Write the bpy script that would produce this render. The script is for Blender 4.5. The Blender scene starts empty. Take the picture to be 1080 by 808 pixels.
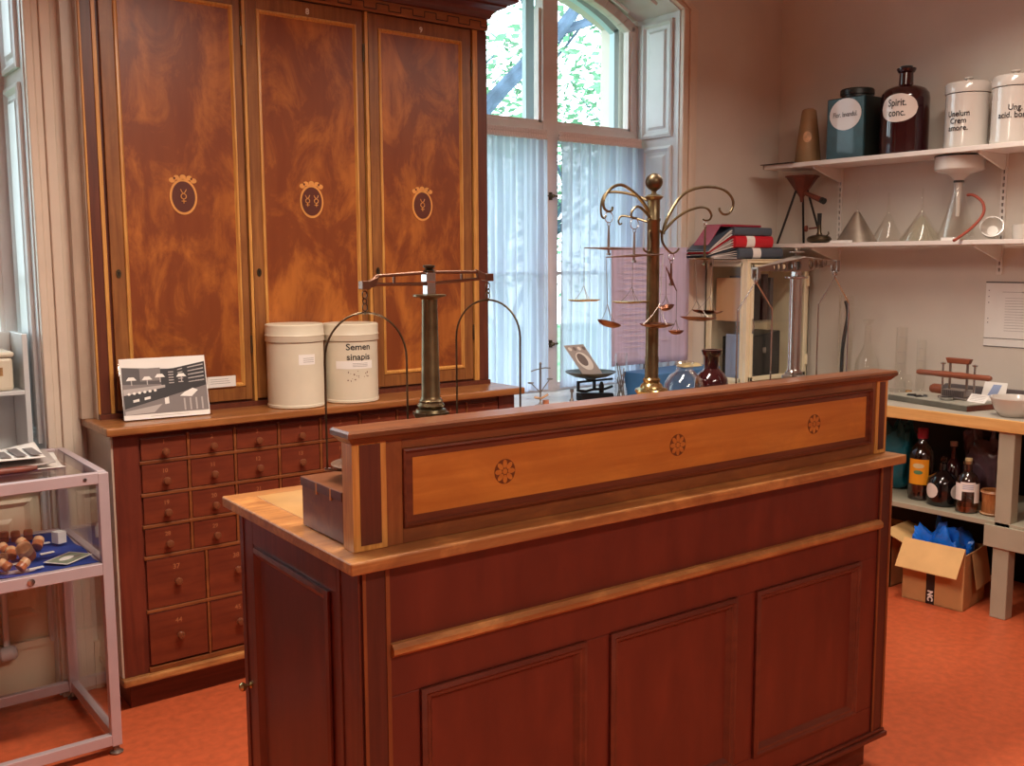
import bpy, bmesh, math, random
from mathutils import Vector, Matrix
random.seed(7)
SC = bpy.context.scene
COL = SC.collection
PI = math.pi
R = math.radians

# ------------------------------------------------------------------ camera
def make_camera():
    f, pitch, yaw, roll = 1058.0, R(6.86), R(37.6), R(.234)
    fw = Vector((math.sin(yaw)*math.cos(pitch), math.cos(yaw)*math.cos(pitch), -math.sin(pitch)))
    r0 = Vector((math.cos(yaw), -math.sin(yaw), 0)); u0 = r0.cross(fw)
    r = r0*math.cos(roll) - u0*math.sin(roll); u = r0*math.sin(roll) + u0*math.cos(roll)
    cam = bpy.data.cameras.new('camera'); cam.sensor_width = 36; cam.sensor_fit = 'HORIZONTAL'
    cam.lens = f/1080*36; cam.clip_start = .05; cam.clip_end = 200
    o = bpy.data.objects.new('camera', cam); COL.objects.link(o)
    m = Matrix(((r.x, u.x, -fw.x, 0), (r.y, u.y, -fw.y, 0), (r.z, u.z, -fw.z, 1.6), (0, 0, 0, 1)))
    o.matrix_world = m
    SC.camera = o
make_camera()
# ------------------------------------------------------------------ light
SKY_STRENGTH = 5.6
LAMP_POWER = 66
EXPOSURE = 0.0
def make_light():
    w = bpy.data.worlds.new('sky'); SC.world = w; w.use_nodes = True
    bg = w.node_tree.nodes['Background']
    bg.inputs[0].default_value = (.86, .94, 1.0, 1); bg.inputs[1].default_value = SKY_STRENGTH
    def area(name, loc, rot, sx, sy, power, color, spread=180, portal=False):
        l = bpy.data.lights.new(name, 'AREA'); l.shape = 'RECTANGLE'; l.size = sx; l.size_y = sy
        l.energy = power; l.color = color; l.spread = R(spread)
        l.cycles.is_portal = portal
        o = bpy.data.objects.new(name, l); COL.objects.link(o); o.location = loc; o.rotation_euler = rot
        return o
    # daylight guides in the two window openings
    area('window_portal', (3.455, 4.5, 1.9), (R(-90), 0, 0), 1.36, 2.3, 1, (1, 1, 1), portal=True)
    area('window_portal', (.17, 4.5, 1.9), (R(-90), 0, 0), 1.36, 2.3, 1, (1, 1, 1), portal=True)
    # hanging ceiling luminaires, above the frame
    warm = (1.0, .88, .74)
    area('ceiling_lamp', (1.3, 2.05, 2.95), (0, 0, R(0)), 1.3, .25, LAMP_POWER, warm, 160)
    area('ceiling_lamp', (3.6, 2.05, 2.95), (0, 0, R(0)), 1.3, .25, LAMP_POWER*.5, warm, 160)
    area('ceiling_lamp', (1.2, -.6, 2.95), (0, 0, R(0)), 1.3, .25, LAMP_POWER*.95, warm, 160)
make_light()
vs = SC.view_settings
vs.view_transform = 'Standard'; vs.look = 'None'; vs.exposure = EXPOSURE; vs.gamma = 1; vs.use_curve_mapping = False
SC.display_settings.display_device = 'sRGB'
SC.cycles.use_denoising = True
SC.cycles.max_bounces = 10; SC.cycles.transparent_max_bounces = 24
SC.cycles.caustics_reflective = False; SC.cycles.caustics_refractive = False
SC.cycles.sample_clamp_indirect = 4

# ------------------------------------------------------------------ materials
def lin(c):
    return tuple(((v/255)/12.92 if v/255 <= .04045 else ((v/255+.055)/1.055)**2.4) for v in c) + (1,)
def newmat(name):
    m = bpy.data.materials.new(name); m.use_nodes = True
    nt = m.node_tree; return m, nt, nt.nodes['Principled BSDF']
def noise_over(nt, col_a, col_b, scale, stretch=(1, 1, 1), detail=4, lo=.35, hi=.65, coord='Object', distortion=0):
    N = nt.nodes; L = nt.links
    tc = N.new('ShaderNodeTexCoord'); mp = N.new('ShaderNodeMapping'); mp.inputs['Scale'].default_value = stretch
    nz = N.new('ShaderNodeTexNoise'); nz.inputs['Scale'].default_value = scale; nz.inputs['Detail'].default_value = detail
    nz.inputs['Distortion'].default_value = distortion
    rp = N.new('ShaderNodeValToRGB'); rp.color_ramp.elements[0].position = lo; rp.color_ramp.elements[1].position = hi
    rp.color_ramp.elements[0].color = col_a; rp.color_ramp.elements[1].color = col_b
    L.new(tc.outputs[coord], mp.inputs[0]); L.new(mp.outputs[0], nz.inputs['Vector']); L.new(nz.outputs['Fac'], rp.inputs[0])
    return rp, nz
def plain(name, c, rough=.5, metal=0, vary=0, vscale=8, coat=0, spec=.5, bump=0, bscale=60):
    m, nt, b = newmat(name)
    b.inputs['Roughness'].default_value = rough; b.inputs['Metallic'].default_value = metal
    b.inputs['Coat Weight'].default_value = coat; b.inputs['Specular IOR Level'].default_value = spec
    a = tuple(max(0, v*(1-vary)) for v in c); d = tuple(min(255, v*(1+vary)) for v in c)
    rp, nz = noise_over(nt, lin(a), lin(d), vscale)
    nt.links.new(rp.outputs[0], b.inputs['Base Color'])
    if bump:
        N = nt.nodes; n2 = N.new('ShaderNodeTexNoise'); n2.inputs['Scale'].default_value = bscale
        tc = N.new('ShaderNodeTexCoord'); nt.links.new(tc.outputs['Object'], n2.inputs['Vector'])
        bp = N.new('ShaderNodeBump'); bp.inputs['Strength'].default_value = bump; bp.inputs['Distance'].default_value = .01
        nt.links.new(n2.outputs['Fac'], bp.inputs['Height']); nt.links.new(bp.outputs[0], b.inputs['Normal'])
    return m
def wood(name, dark, light, grain='z', scale=6, blotch=0, blotch_col=None, rough=.38, gs=14, coat=.15):
    """grain streaks along one axis, with figured blotches"""
    m, nt, b = newmat(name); N = nt.nodes; L = nt.links
    st = {'z': (gs, gs, 1), 'x': (1, gs, gs), 'y': (gs, 1, gs)}[grain]
    rp, nz = noise_over(nt, lin(dark), lin(light), scale, st, 5, .3, .7, distortion=.4)
    out = rp.outputs[0]
    if blotch:
        s2 = {'z': (1.5, 1.5, .8), 'x': (.8, 1.5, 1.5), 'y': (1.5, .8, 1.5)}[grain]
        r2, n2 = noise_over(nt, (1, 1, 1, 1), (0, 0, 0, 1), 4.5, s2, 9, .45, .60, distortion=.7)
        n2.inputs['Roughness'].default_value = .68
        mx = N.new('ShaderNodeMix'); mx.data_type = 'RGBA'
        mlt = N.new('ShaderNodeMath'); mlt.operation = 'MULTIPLY'; mlt.inputs[1].default_value = blotch
        L.new(r2.outputs[0], mlt.inputs[0]); L.new(mlt.outputs[0], mx.inputs[0])
        L.new(out, mx.inputs[6]); mx.inputs[7].default_value = lin(blotch_col or dark)
        out = mx.outputs[2]
    L.new(out, b.inputs['Base Color'])
    b.inputs['Roughness'].default_value = rough; b.inputs['Coat Weight'].default_value = coat
    b.inputs['Coat Roughness'].default_value = .25
    bp = N.new('ShaderNodeBump'); bp.inputs['Strength'].default_value = .08; bp.inputs['Distance'].default_value = .004
    L.new(nz.outputs['Fac'], bp.inputs['Height']); L.new(bp.outputs[0], b.inputs['Normal'])
    return m
def thin_glass(name, tint=(255, 255, 255), body=.08, rough=.02, power=4.5):
    """a clear thin-walled glass: see-through with edge reflections"""
    m, nt, b = newmat(name); N = nt.nodes; L = nt.links
    tr = N.new('ShaderNodeBsdfTransparent'); tr.inputs[0].default_value = lin(tint)
    gl = N.new('ShaderNodeBsdfGlossy'); gl.inputs['Roughness'].default_value = rough
    gl.inputs['Color'].default_value = (1, 1, 1, 1)
    lw = N.new('ShaderNodeLayerWeight'); lw.inputs['Blend'].default_value = .5
    pw = N.new('ShaderNodeMath'); pw.operation = 'POWER'; pw.inputs[1].default_value = power
    mu = N.new('ShaderNodeMath'); mu.operation = 'MULTIPLY_ADD'; mu.inputs[1].default_value = .7; mu.inputs[2].default_value = body
    mu.use_clamp = True
    mx = N.new('ShaderNodeMixShader')
    L.new(lw.outputs['Facing'], pw.inputs[0]); L.new(pw.outputs[0], mu.inputs[0]); L.new(mu.outputs[0], mx.inputs[0])
    L.new(tr.outputs[0], mx.inputs[1]); L.new(gl.outputs[0], mx.inputs[2])
    L.new(mx.outputs[0], N['Material Output'].inputs[0])
    return m
def sheer(name, c, see=.3):
    m, nt, b = newmat(name); N = nt.nodes; L = nt.links
    rp, nz = noise_over(nt, lin([v*.94 for v in c]), lin(c), 6, (8, 1, .4))
    tl = N.new('ShaderNodeBsdfTranslucent'); df = N.new('ShaderNodeBsdfDiffuse'); tr = N.new('ShaderNodeBsdfTransparent')
    L.new(rp.outputs[0], tl.inputs[0]); L.new(rp.outputs[0], df.inputs[0])
    a = N.new('ShaderNodeMixShader'); a.inputs[0].default_value = .3
    L.new(tl.outputs[0], a.inputs[1]); L.new(df.outputs[0], a.inputs[2])
    d = N.new('ShaderNodeMixShader'); d.inputs[0].default_value = see
    L.new(a.outputs[0], d.inputs[1]); L.new(tr.outputs[0], d.inputs[2])
    L.new(d.outputs[0], N['Material Output'].inputs[0])
    return m
M = {}
M['door_panel'] = wood('figured_birch', (150, 80, 32), (184, 108, 46), 'z', 3, .8, (112, 48, 24), .36, 7)
M['door_stile'] = wood('stile_wood', (126, 74, 36), (160, 104, 54), 'z', 4, .35, (104, 54, 28), .38)
M['light_strip'] = wood('light_stringing', (186, 124, 58), (222, 164, 88), 'z', 9, .15, (170, 100, 50), .38)
M['light_strip_x'] = wood('light_edging', (168, 108, 58), (210, 150, 88), 'x', 5, .6, (118, 66, 36), .38)
M['dark_strip'] = wood('dark_banding', (84, 38, 26), (104, 50, 32), 'z', 5, 0, None, .4)
M['post_dark'] = wood('post_banding', (70, 28, 22), (86, 38, 28), 'z', 5, 0, None, .4)
M['cap_wood'] = wood('rail_cap_wood', (100, 56, 32), (128, 76, 42), 'x', 4, .45, (84, 44, 26), .36, 9)
M['mahogany'] = wood('mahogany', (90, 38, 26), (112, 52, 34), 'x', 3, .35, (78, 30, 22), .4, 8)
M['mahogany_v'] = wood('mahogany_upright', (94, 38, 26), (122, 54, 36), 'z', 3, .35, (80, 30, 22), .4)
M['mahogany_panel'] = wood('mahogany_panel', (92, 32, 22), (110, 42, 28), 'z', 3, .35, (82, 28, 20), .42, 5)
M['drawer_front'] = wood('drawer_front', (104, 42, 24), (132, 60, 34), 'x', 3, .4, (88, 34, 22), .42)
M['cornice'] = wood('cornice_wood', (84, 34, 22), (108, 48, 32), 'x', 4, .2, (74, 30, 20), .4)
M['bench_top'] = wood('bench_top_wood', (140, 84, 44), (176, 116, 66), 'x', 4, .4, (120, 70, 38), .3)
M['rail_wood'] = wood('rail_wood', (122, 66, 34), (152, 88, 46), 'x', 4, .45, (98, 48, 28), .36, 9)
M['rail_wood_v'] = wood('rail_wood_upright', (122, 66, 34), (152, 88, 46), 'z', 4, .45, (98, 48, 28), .36, 9)
M['birch_inlay'] = wood('birch_inlay', (184, 108, 40), (208, 134, 56), 'x', 3, .3, (156, 86, 36), .38)
M['birch_dark'] = plain('rosette_stain', (112, 58, 26), .4)
M['walnut_band'] = wood('walnut_band', (92, 40, 22), (116, 56, 32), 'x', 4, 0, None, .4)
M['lino'] = plain('counter_lino', (176, 134, 84), .3, vary=.05, coat=.2)
M['side_board'] = wood('pale_side_board', (178, 156, 138), (196, 174, 154), 'z', 3, .2, (160, 130, 108), .35)
M['knob_wood'] = plain('turned_knob_wood', (118, 66, 42), .3, coat=.4)
M['ink_gold'] = plain('gilt_number', (166, 98, 62), .5)
M['inlay_light'] = plain('inlay_maple', (216, 148, 78), .4, vary=.05)
M['inlay_dark'] = plain('inlay_rosewood', (92, 44, 32), .4, vary=.08)
M['white_number'] = plain('white_number', (230, 224, 210), .5)
M['iron_dark'] = plain('dark_iron', (42, 38, 38), .45, .6)
M['brass'] = plain('aged_brass', (118, 104, 78), .34, .85, vary=.12, vscale=20)
M['brass_bright'] = plain('bright_brass', (190, 170, 120), .25, .9, vary=.06)
M['brass_dark'] = plain('dark_brass', (92, 78, 60), .38, .85, vary=.15, vscale=15)
M['copper'] = plain('copper_pan', (128, 82, 62), .34, .8, vary=.1)
M['bronze'] = plain('bronze_beam', (124, 92, 76), .35, .8, vary=.08)
M['steel'] = plain('polished_steel', (188, 184, 182), .22, .95, vary=.04)
M['steel_dark'] = plain('grey_steel', (146, 134, 126), .32, .75, vary=.08)
M['alu'] = plain('anodised_aluminium', (204, 186, 190), .42, .35, vary=.02)
M['wall'] = plain('painted_wall', (212, 200, 188), .85, vary=.015, vscale=3, bump=.05, bscale=120)
M['wall_cream'] = plain('cream_panelling', (226, 208, 180), .45, vary=.015, vscale=3)
M['casing'] = plain('beige_casing', (216, 198, 180), .5, vary=.015)
M['white_paint'] = plain('white_gloss_paint', (212, 212, 212), .38, vary=.015)
M['frame_paint'] = plain('window_frame_paint', (220, 204, 198), .45, vary=.02)
M['outer_paint'] = plain('outer_sash_paint', (196, 216, 226), .5)
M['ceiling'] = plain('ceiling_paint', (226, 218, 208), .9)
M['floor'] = plain('red_linoleum', (194, 92, 56), .42, vary=.05, vscale=30, spec=.35)
M['shelf_paint'] = plain('shelf_white', (226, 216, 208), .45, vary=.01)
M['table_white'] = plain('table_laminate', (214, 212, 212), .4, vary=.01)
M['pine'] = wood('pine_edge', (206, 152, 86), (232, 184, 116), 'y', 3, .2, (190, 130, 70), .5)
M['grey_top'] = plain('grey_worktop', (184, 176, 162), .5, vary=.03)
M['grey_paint'] = plain('grey_green_paint', (168, 160, 140), .5, vary=.02)
M['glass'] = thin_glass('clear_glass', (253, 253, 252), .03, .02, 2.6)
M['pane'] = thin_glass('window_glass', (248, 255, 255), .02)
M['case_glass'] = thin_glass('showcase_glass', (253, 253, 253), .025)
M['curtain'] = sheer('sheer_curtain', (214, 222, 242), .06)
M['ruffle'] = plain('gathered_heading', (232, 214, 208), .9)
M['tin_cream'] = plain('cream_tin', (218, 206, 184), .42, vary=.03, vscale=5)
M['paper'] = plain('white_paper', (236, 230, 224), .7, vary=.01)
M['paper_pink'] = sheer('rose_white_paper', (236, 214, 220), .0)
M['faint_print'] = plain('faint_print', (214, 190, 198), .8)
M['ink'] = plain('black_ink', (30, 26, 28), .6)
M['ink_grey'] = plain('grey_ink', (150, 142, 140), .7)
M['ink_blue'] = plain('pale_blue_print', (150, 164, 200), .7)
M['g1'] = plain('photo_black', (40, 34, 36), .35)
M['g2'] = plain('photo_dark', (78, 70, 70), .35)
M['g3'] = plain('photo_mid', (124, 114, 112), .35)
M['g4'] = plain('photo_light', (176, 166, 162), .35)
M['photo_green'] = plain('photo_sage', (134, 146, 124), .35, vary=.1, vscale=40)
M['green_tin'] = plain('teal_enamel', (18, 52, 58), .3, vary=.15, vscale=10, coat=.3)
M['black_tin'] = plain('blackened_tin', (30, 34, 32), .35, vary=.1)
M['label'] = plain('porcelain_label', (226, 214, 206), .25, coat=.3)
M['brown_glass'] = plain('dark_brown_glass', (46, 14, 18), .08, coat=.6)
M['amber'] = plain('amber_liquid', (120, 60, 24), .1, coat=.5)
M['porcelain'] = plain('white_porcelain', (206, 198, 190), .18, coat=.5)
M['cork'] = plain('tan_cork', (176, 132, 82), .7, vary=.12, vscale=60)
M['kraft'] = plain('kraft_leather', (158, 122, 84), .6, vary=.06)
M['rust'] = plain('rusty_red_metal', (112, 58, 44), .5, .3, vary=.12)
M['zinc'] = plain('zinc_sheet', (176, 164, 150), .36, .8, vary=.08)
M['rubber'] = plain('red_rubber', (150, 66, 48), .5)
M['binder_red'] = plain('red_binder', (196, 34, 48), .45)
M['binder_grey'] = plain('slate_binder', (78, 86, 98), .5)
M['binder_maroon'] = plain('maroon_binder', (140, 26, 50), .4)
M['blue_cloth'] = plain('blue_felt', (40, 66, 150), .9, vary=.1, vscale=6, bump=.2, bscale=200)
M['boxwood'] = plain('turned_boxwood', (178, 104, 66), .35, vary=.15, vscale=30, coat=.3)
M['boxwood_pale'] = plain('pale_boxwood', (206, 160, 120), .4, vary=.1, vscale=30)
M['boxwood_dark'] = plain('dark_boxwood', (120, 62, 48), .4, vary=.1, vscale=30)
M['carton'] = plain('brown_cardboard', (188, 138, 88), .8, vary=.04)
M['carton_in'] = plain('pale_cardboard', (222, 178, 118), .8, vary=.03)
M['tape'] = plain('black_tape', (34, 28, 28), .4)
M['blue_bag'] = plain('blue_plastic_bag', (28, 100, 196), .3, vary=.2, vscale=12, coat=.3)
M['teal_bag'] = plain('teal_plastic', (22, 96, 110), .35, vary=.15)
M['shade_bag'] = plain('shade_fill_film', (74, 58, 66), .25, vary=.3, vscale=9, coat=.4)
M['orange_label'] = plain('orange_label', (236, 156, 30), .5)
M['wicker'] = wood('wicker', (150, 88, 46), (190, 124, 72), 'z', 20, 0)
M['black_jug'] = plain('black_jug_glass', (14, 12, 14), .12, coat=.5)
M['wood_handle'] = wood('red_brown_handle', (122, 62, 40), (150, 84, 56), 'y', 8, 0)
M['slate'] = plain('dark_slate', (98, 94, 84), .4, vary=.1)
M['slate_top'] = plain('greenish_slab_top', (176, 172, 158), .35, vary=.05)
M['black_plastic'] = plain('black_plastic', (24, 24, 26), .4)
M['blue_box'] = plain('blue_cardboard', (66, 118, 170), .6, vary=.05)
M['yellow_note'] = plain('cream_note', (222, 200, 150), .7)
M['book_peach'] = plain('peach_book_cover', (216, 164, 118), .6)
M['book_blue'] = plain('pale_blue_sheet', (150, 166, 196), .6)
M['cab_cream'] = plain('cream_enamel', (232, 218, 186), .35, vary=.02)
M['leaf'] = plain('green_leaf', (86, 138, 100), .6, vary=.2, vscale=4)
M['bark'] = plain('grey_bark', (84, 100, 122), .9, vary=.15)
M['grass'] = plain('grass', (84, 116, 80), .9, vary=.2, vscale=.6)

# ------------------------------------------------------------------ mesh builder
class MB:
    def __init__(s): s.v = []; s.f = []; s.m = []
    def add(s, vs, fs, mi=0):
        n = len(s.v); s.v += [tuple(p) for p in vs]; s.f += [tuple(i+n for i in f) for f in fs]; s.m += [mi]*len(fs); return s
    def box(s, x0, x1, y0, y1, z0, z1, mi=0):
        v = [(x, y, z) for x in (x0, x1) for y in (y0, y1) for z in (z0, z1)]
        return s.add(v, [(0, 1, 3, 2), (4, 6, 7, 5), (0, 4, 5, 1), (2, 3, 7, 6), (0, 2, 6, 4), (1, 5, 7, 3)], mi)
    def hexa(s, bot, top, mi=0):
        return s.add(list(bot)+list(top), [(3, 2, 1, 0), (4, 5, 6, 7), (0, 1, 5, 4), (1, 2, 6, 5), (2, 3, 7, 6), (3, 0, 4, 7)], mi)
    def prism(s, poly, O, U, V, N, h, mi=0):
        O, U, V, N = map(Vector, (O, U, V, N)); n = len(poly)
        a = [O+U*p[0]+V*p[1] for p in poly]; b = [p+N*h for p in a]
        return s.add(a+b, [tuple(range(n))[::-1], tuple(range(n, 2*n))]+[(i, (i+1) % n, (i+1) % n+n, i+n) for i in range(n)], mi)
    def lathe(s, prof, c=(0, 0, 0), seg=32, mi=0, ax=(0, 0, 1), cap=True, squash=(1, 1)):
        c = Vector(c); ax = Vector(ax).normalized(); q = Vector((0, 0, 1)).rotation_difference(ax)
        vs = []
        for r, z in prof:
            for k in range(seg):
                a = 2*PI*k/seg
                vs.append(c + q @ Vector((r*math.cos(a)*squash[0], r*math.sin(a)*squash[1], z)))
        fs = []
        for i in range(len(prof)-1):
            for k in range(seg):
                fs.append((i*seg+k, i*seg+(k+1) % seg, (i+1)*seg+(k+1) % seg, (i+1)*seg+k))
        if cap:
            if prof[0][0] > 1e-5: fs.append(tuple(range(seg))[::-1])
            if prof[-1][0] > 1e-5: fs.append(tuple((len(prof)-1)*seg+k for k in range(seg)))
        return s.add(vs, fs, mi)
    def cyl(s, c, r, h, seg=24, mi=0, ax=(0, 0, 1)): return s.lathe([(r, 0), (r, h)], c, seg, mi, ax)
    def tube(s, pts, r, seg=8, mi=0, closed=False):
        pts = [Vector(p) for p in pts]; n = len(pts)
        rr = r if isinstance(r, (list, tuple)) else [r]*n
        t0 = (pts[1]-pts[0]).normalized(); up = Vector((0, 0, 1)) if abs(t0.z) < .9 else Vector((1, 0, 0))
        nrm = t0.cross(up).normalized(); vs = []
        for i, p in enumerate(pts):
            if closed: t = (pts[(i+1) % n]-pts[i-1]).normalized()
            else: t = (pts[min(i+1, n-1)]-pts[max(i-1, 0)]).normalized()
            nrm = (nrm - t*nrm.dot(t)); nrm = nrm.normalized() if nrm.length > 1e-6 else t.orthogonal().normalized()
            b = t.cross(nrm)
            for k in range(seg):
                a = 2*PI*k/seg; vs.append(p+nrm*(rr[i]*math.cos(a))+b*(rr[i]*math.sin(a)))
        fs = [(i*seg+k, i*seg+(k+1) % seg, (i+1)*seg+(k+1) % seg, (i+1)*seg+k) for i in range(n-1) for k in range(seg)]
        if closed: fs += [((n-1)*seg+k, (n-1)*seg+(k+1) % seg, (k+1) % seg, k) for k in range(seg)]
        else: fs += [tuple(range(seg))[::-1], tuple((n-1)*seg+k for k in range(seg))]
        return s.add(vs, fs, mi)
    def ring(s, c, r, rt, ax=(0, 1, 0), seg=20, mi=0, sq=1):
        q = Vector((0, 0, 1)).rotation_difference(Vector(ax)); c = Vector(c)
        return s.tube([c+q @ Vector((r*math.cos(2*PI*k/seg), r*sq*math.sin(2*PI*k/seg), 0)) for k in range(seg)], rt, 6, mi, True)
    def frame(s, O, U, V, N, u0, u1, v0, v1, prof, mi=0, cap=None):
        """moulded rectangular frame: prof = [(inset, height)]; cap = material index of the flat field"""
        O, U, V, N = map(Vector, (O, U, V, N)); vs = []
        for d, h in prof:
            vs += [O+U*(u0+d)+V*(v0+d)+N*h, O+U*(u1-d)+V*(v0+d)+N*h, O+U*(u1-d)+V*(v1-d)+N*h, O+U*(u0+d)+V*(v1-d)+N*h]
        fs = [(4*i+k, 4*i+(k+1) % 4, 4*i+4+(k+1) % 4, 4*i+4+k) for i in range(len(prof)-1) for k in range(4)]
        s.add(vs, fs, mi)
        if cap is not None:
            n = 4*(len(prof)-1); s.add(vs[n:n+4], [(0, 1, 2, 3)], cap)
        return s
    def loops(s, rects, mi=0):
        """rects = [(x0,x1,y0,y1,z)] stacked and joined"""
        vs = []
        for x0, x1, y0, y1, z in rects: vs += [(x0, y0, z), (x1, y0, z), (x1, y1, z), (x0, y1, z)]
        n = len(rects)
        fs = [(4*i+k, 4*i+(k+1) % 4, 4*i+4+(k+1) % 4, 4*i+4+k) for i in range(n-1) for k in range(4)]
        return s.add(vs, fs+[(3, 2, 1, 0), tuple(4*(n-1)+k for k in range(4))], mi)
    def build(s, name, mats, parent=None, smooth=False, bevel=0, kind=None, label=None, loc=None, rotz=0):
        me = bpy.data.meshes.new(name); me.from_pydata(s.v, [], s.f)
        for m in (mats if isinstance(mats, (list, tuple)) else [mats]):
            me.materials.append(M[m] if isinstance(m, str) else m)
        me.polygons.foreach_set('material_index', s.m)
        bm = bmesh.new(); bm.from_mesh(me); bmesh.ops.recalc_face_normals(bm, faces=bm.faces); bm.to_mesh(me); bm.free()
        if smooth:
            me.polygons.foreach_set('use_smooth', [True]*len(me.polygons)); me.set_sharp_from_angle(angle=R(38))
        me.update()
        o = bpy.data.objects.new(name, me); COL.objects.link(o)
        if parent: o.parent = parent
        if loc is not None: o.location = loc
        o.rotation_euler = (0, 0, rotz)
        if kind: o['kind'] = kind
        if label: o['label'] = label
        if bevel:
            b = o.modifiers.new('bevel', 'BEVEL'); b.width = bevel; b.segments = 2; b.limit_method = 'ANGLE'; b.angle_limit = R(40)
        return o
def thing(name, label, cat, loc=(0, 0, 0), rotz=0, group=None):
    o = bpy.data.objects.new(name, None); COL.objects.link(o); o.empty_display_size = .05
    o.location = loc; o.rotation_euler = (0, 0, rotz); o['label'] = label; o['category'] = cat
    if group: o['group'] = group
    return o
def tag(o, label, cat, group=None):
    o['label'] = label; o['category'] = cat
    if group: o['group'] = group
    return o
def dup(root, loc=None, rotz=None, label=None):
    r = root.copy(); COL.objects.link(r)
    if loc is not None: r.location = loc
    if rotz is not None: r.rotation_euler = (0, 0, rotz)
    if label: r['label'] = label
    for ch in list(root.children):
        c = ch.copy(); COL.objects.link(c); c.parent = r
        for g in list(ch.children):
            d = g.copy(); COL.objects.link(d); d.parent = c
    return r
def smooth_path(pts, n=4):
    pts = [Vector(p) for p in pts]; out = []
    for i in range(len(pts)-1):
        p0 = pts[max(i-1, 0)]; p1 = pts[i]; p2 = pts[i+1]; p3 = pts[min(i+2, len(pts)-1)]
        for k in range(n):
            t = k/n
            out.append(.5*((2*p1)+(-p0+p2)*t+(2*p0-5*p1+4*p2-p3)*t*t+(-p0+3*p1-3*p2+p3)*t**3))
    return out+[pts[-1]]
_txt = {}
def text_data(body, size, weight=0.0):
    key = (body, size, weight)
    if key not in _txt:
        cu = bpy.data.curves.new('t', 'FONT'); cu.body = body; cu.size = size; cu.align_x = 'CENTER'; cu.align_y = 'CENTER'
        cu.offset = weight; cu.resolution_u = 3
        o = bpy.data.objects.new('t', cu); COL.objects.link(o)
        me = bpy.data.meshes.new_from_object(o.evaluated_get(bpy.context.evaluated_depsgraph_get()))
        _txt[key] = ([tuple(v.co) for v in me.vertices], [tuple(p.vertices) for p in me.polygons])
        bpy.data.objects.remove(o); bpy.data.meshes.remove(me); bpy.data.curves.remove(cu)
    return _txt[key]
def text_flat(mb, body, size, O, U, V, weight=0, mi=0, sx=1):
    vs, fs = text_data(body, size, weight); O, U, V = map(Vector, (O, U, V))
    return mb.add([O+U*(v[0]*sx)+V*v[1] for v in vs], fs, mi)
def text_round(mb, body, size, c, rad, ang, z, weight=0, mi=0, sx=1):
    """lettering wrapped on a cylinder of radius rad round c, facing angle ang"""
    vs, fs = text_data(body, size, weight)
    out = []
    for x, y, _ in vs:
        a = ang + x*sx/rad
        out.append((c[0]+rad*math.cos(a), c[1]+rad*math.sin(a), z+y))
    return mb.add(out, fs, mi)
def patch_round(mb, c, rad, ang, half, zc, hh, shape='rect', mi=0, n=24, skew=0):
    """a label wrapped on a cylinder: rect or oval"""
    vs = []; fs = []; k = 10
    for i in range(n+1):
        t = -1+2*i/n
        h = hh if shape == 'rect' else hh*math.sqrt(max(0, 1-t*t))
        if shape == 'drop': h = hh*math.sqrt(max(0, 1-t*t))*(1-.0*t)
        a = ang+t*half/rad
        for j in range(k+1):
            s = -1+2*j/k
            vs.append((c[0]+rad*math.cos(a), c[1]+rad*math.sin(a), zc+s*h+skew*t))
    for i in range(n):
        for j in range(k): fs.append((i*(k+1)+j, (i+1)*(k+1)+j, (i+1)*(k+1)+j+1, i*(k+1)+j+1))
    return mb.add(vs, fs, mi)
def struct(o): o['kind'] = 'structure'; return o
X, Y, Z = Vector((1, 0, 0)), Vector((0, 1, 0)), Vector((0, 0, 1))

# ================================================================== SETTING
XR, YW = 5.0, 3.87
ROOF = 3.5
struct(MB().box(-2.6, XR+.2, -3.0, 4.45, -.1, 0).build('floor', 'floor'))
struct(MB().box(-2.6, XR+.2, -3.0, 4.5, ROOF, ROOF+.1).build('ceiling', 'ceiling'))
struct(MB().box(XR, XR+.2, -3.0, 4.5, 0, ROOF).build('wall_right', 'wall'))
struct(MB().box(-2.7, -2.6, -3.0, 4.5, 0, ROOF).build('wall_left', 'wall'))
struct(MB().box(-2.6, XR, -3.1, -3.0, 0, ROOF).build('wall_near', 'wall'))
W1 = (-.51, .85); W2 = (2.776, 4.134)      # window niches
ZS, RISE = 2.945, .16
def arc(x0, x1, zs, rise, n=18):
    c = (x0+x1)/2; w = (x1-x0)/2; rad = (w*w+rise*rise)/(2*rise)
    return [(x0+(x1-x0)*i/n, zs+rise-rad+math.sqrt(max(0, rad*rad-(x0+(x1-x0)*i/n-c)**2))) for i in range(n+1)]
mb = MB()
mb.box(-2.6, W1[0], YW, 4.5, 0, ROOF); mb.box(W1[1], W2[0], YW, 4.5, 0, ROOF); mb.box(W2[1], XR, YW, 4.5, 0, ROOF)
for a, b in (W1, W2):
    pl = arc(a, b, ZS, RISE)
    for i in range(len(pl)-1):
        mb.hexa([(pl[i][0], YW, pl[i][1]), (pl[i+1][0], YW, pl[i+1][1]), (pl[i+1][0], 4.5, pl[i+1][1]), (pl[i][0], 4.5, pl[i][1])],
                [(pl[i][0], YW, ROOF), (pl[i+1][0], YW, ROOF), (pl[i+1][0], 4.5, ROOF), (pl[i][0], 4.5, ROOF)])
struct(mb.build('wall_window_side', 'wall'))
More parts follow.
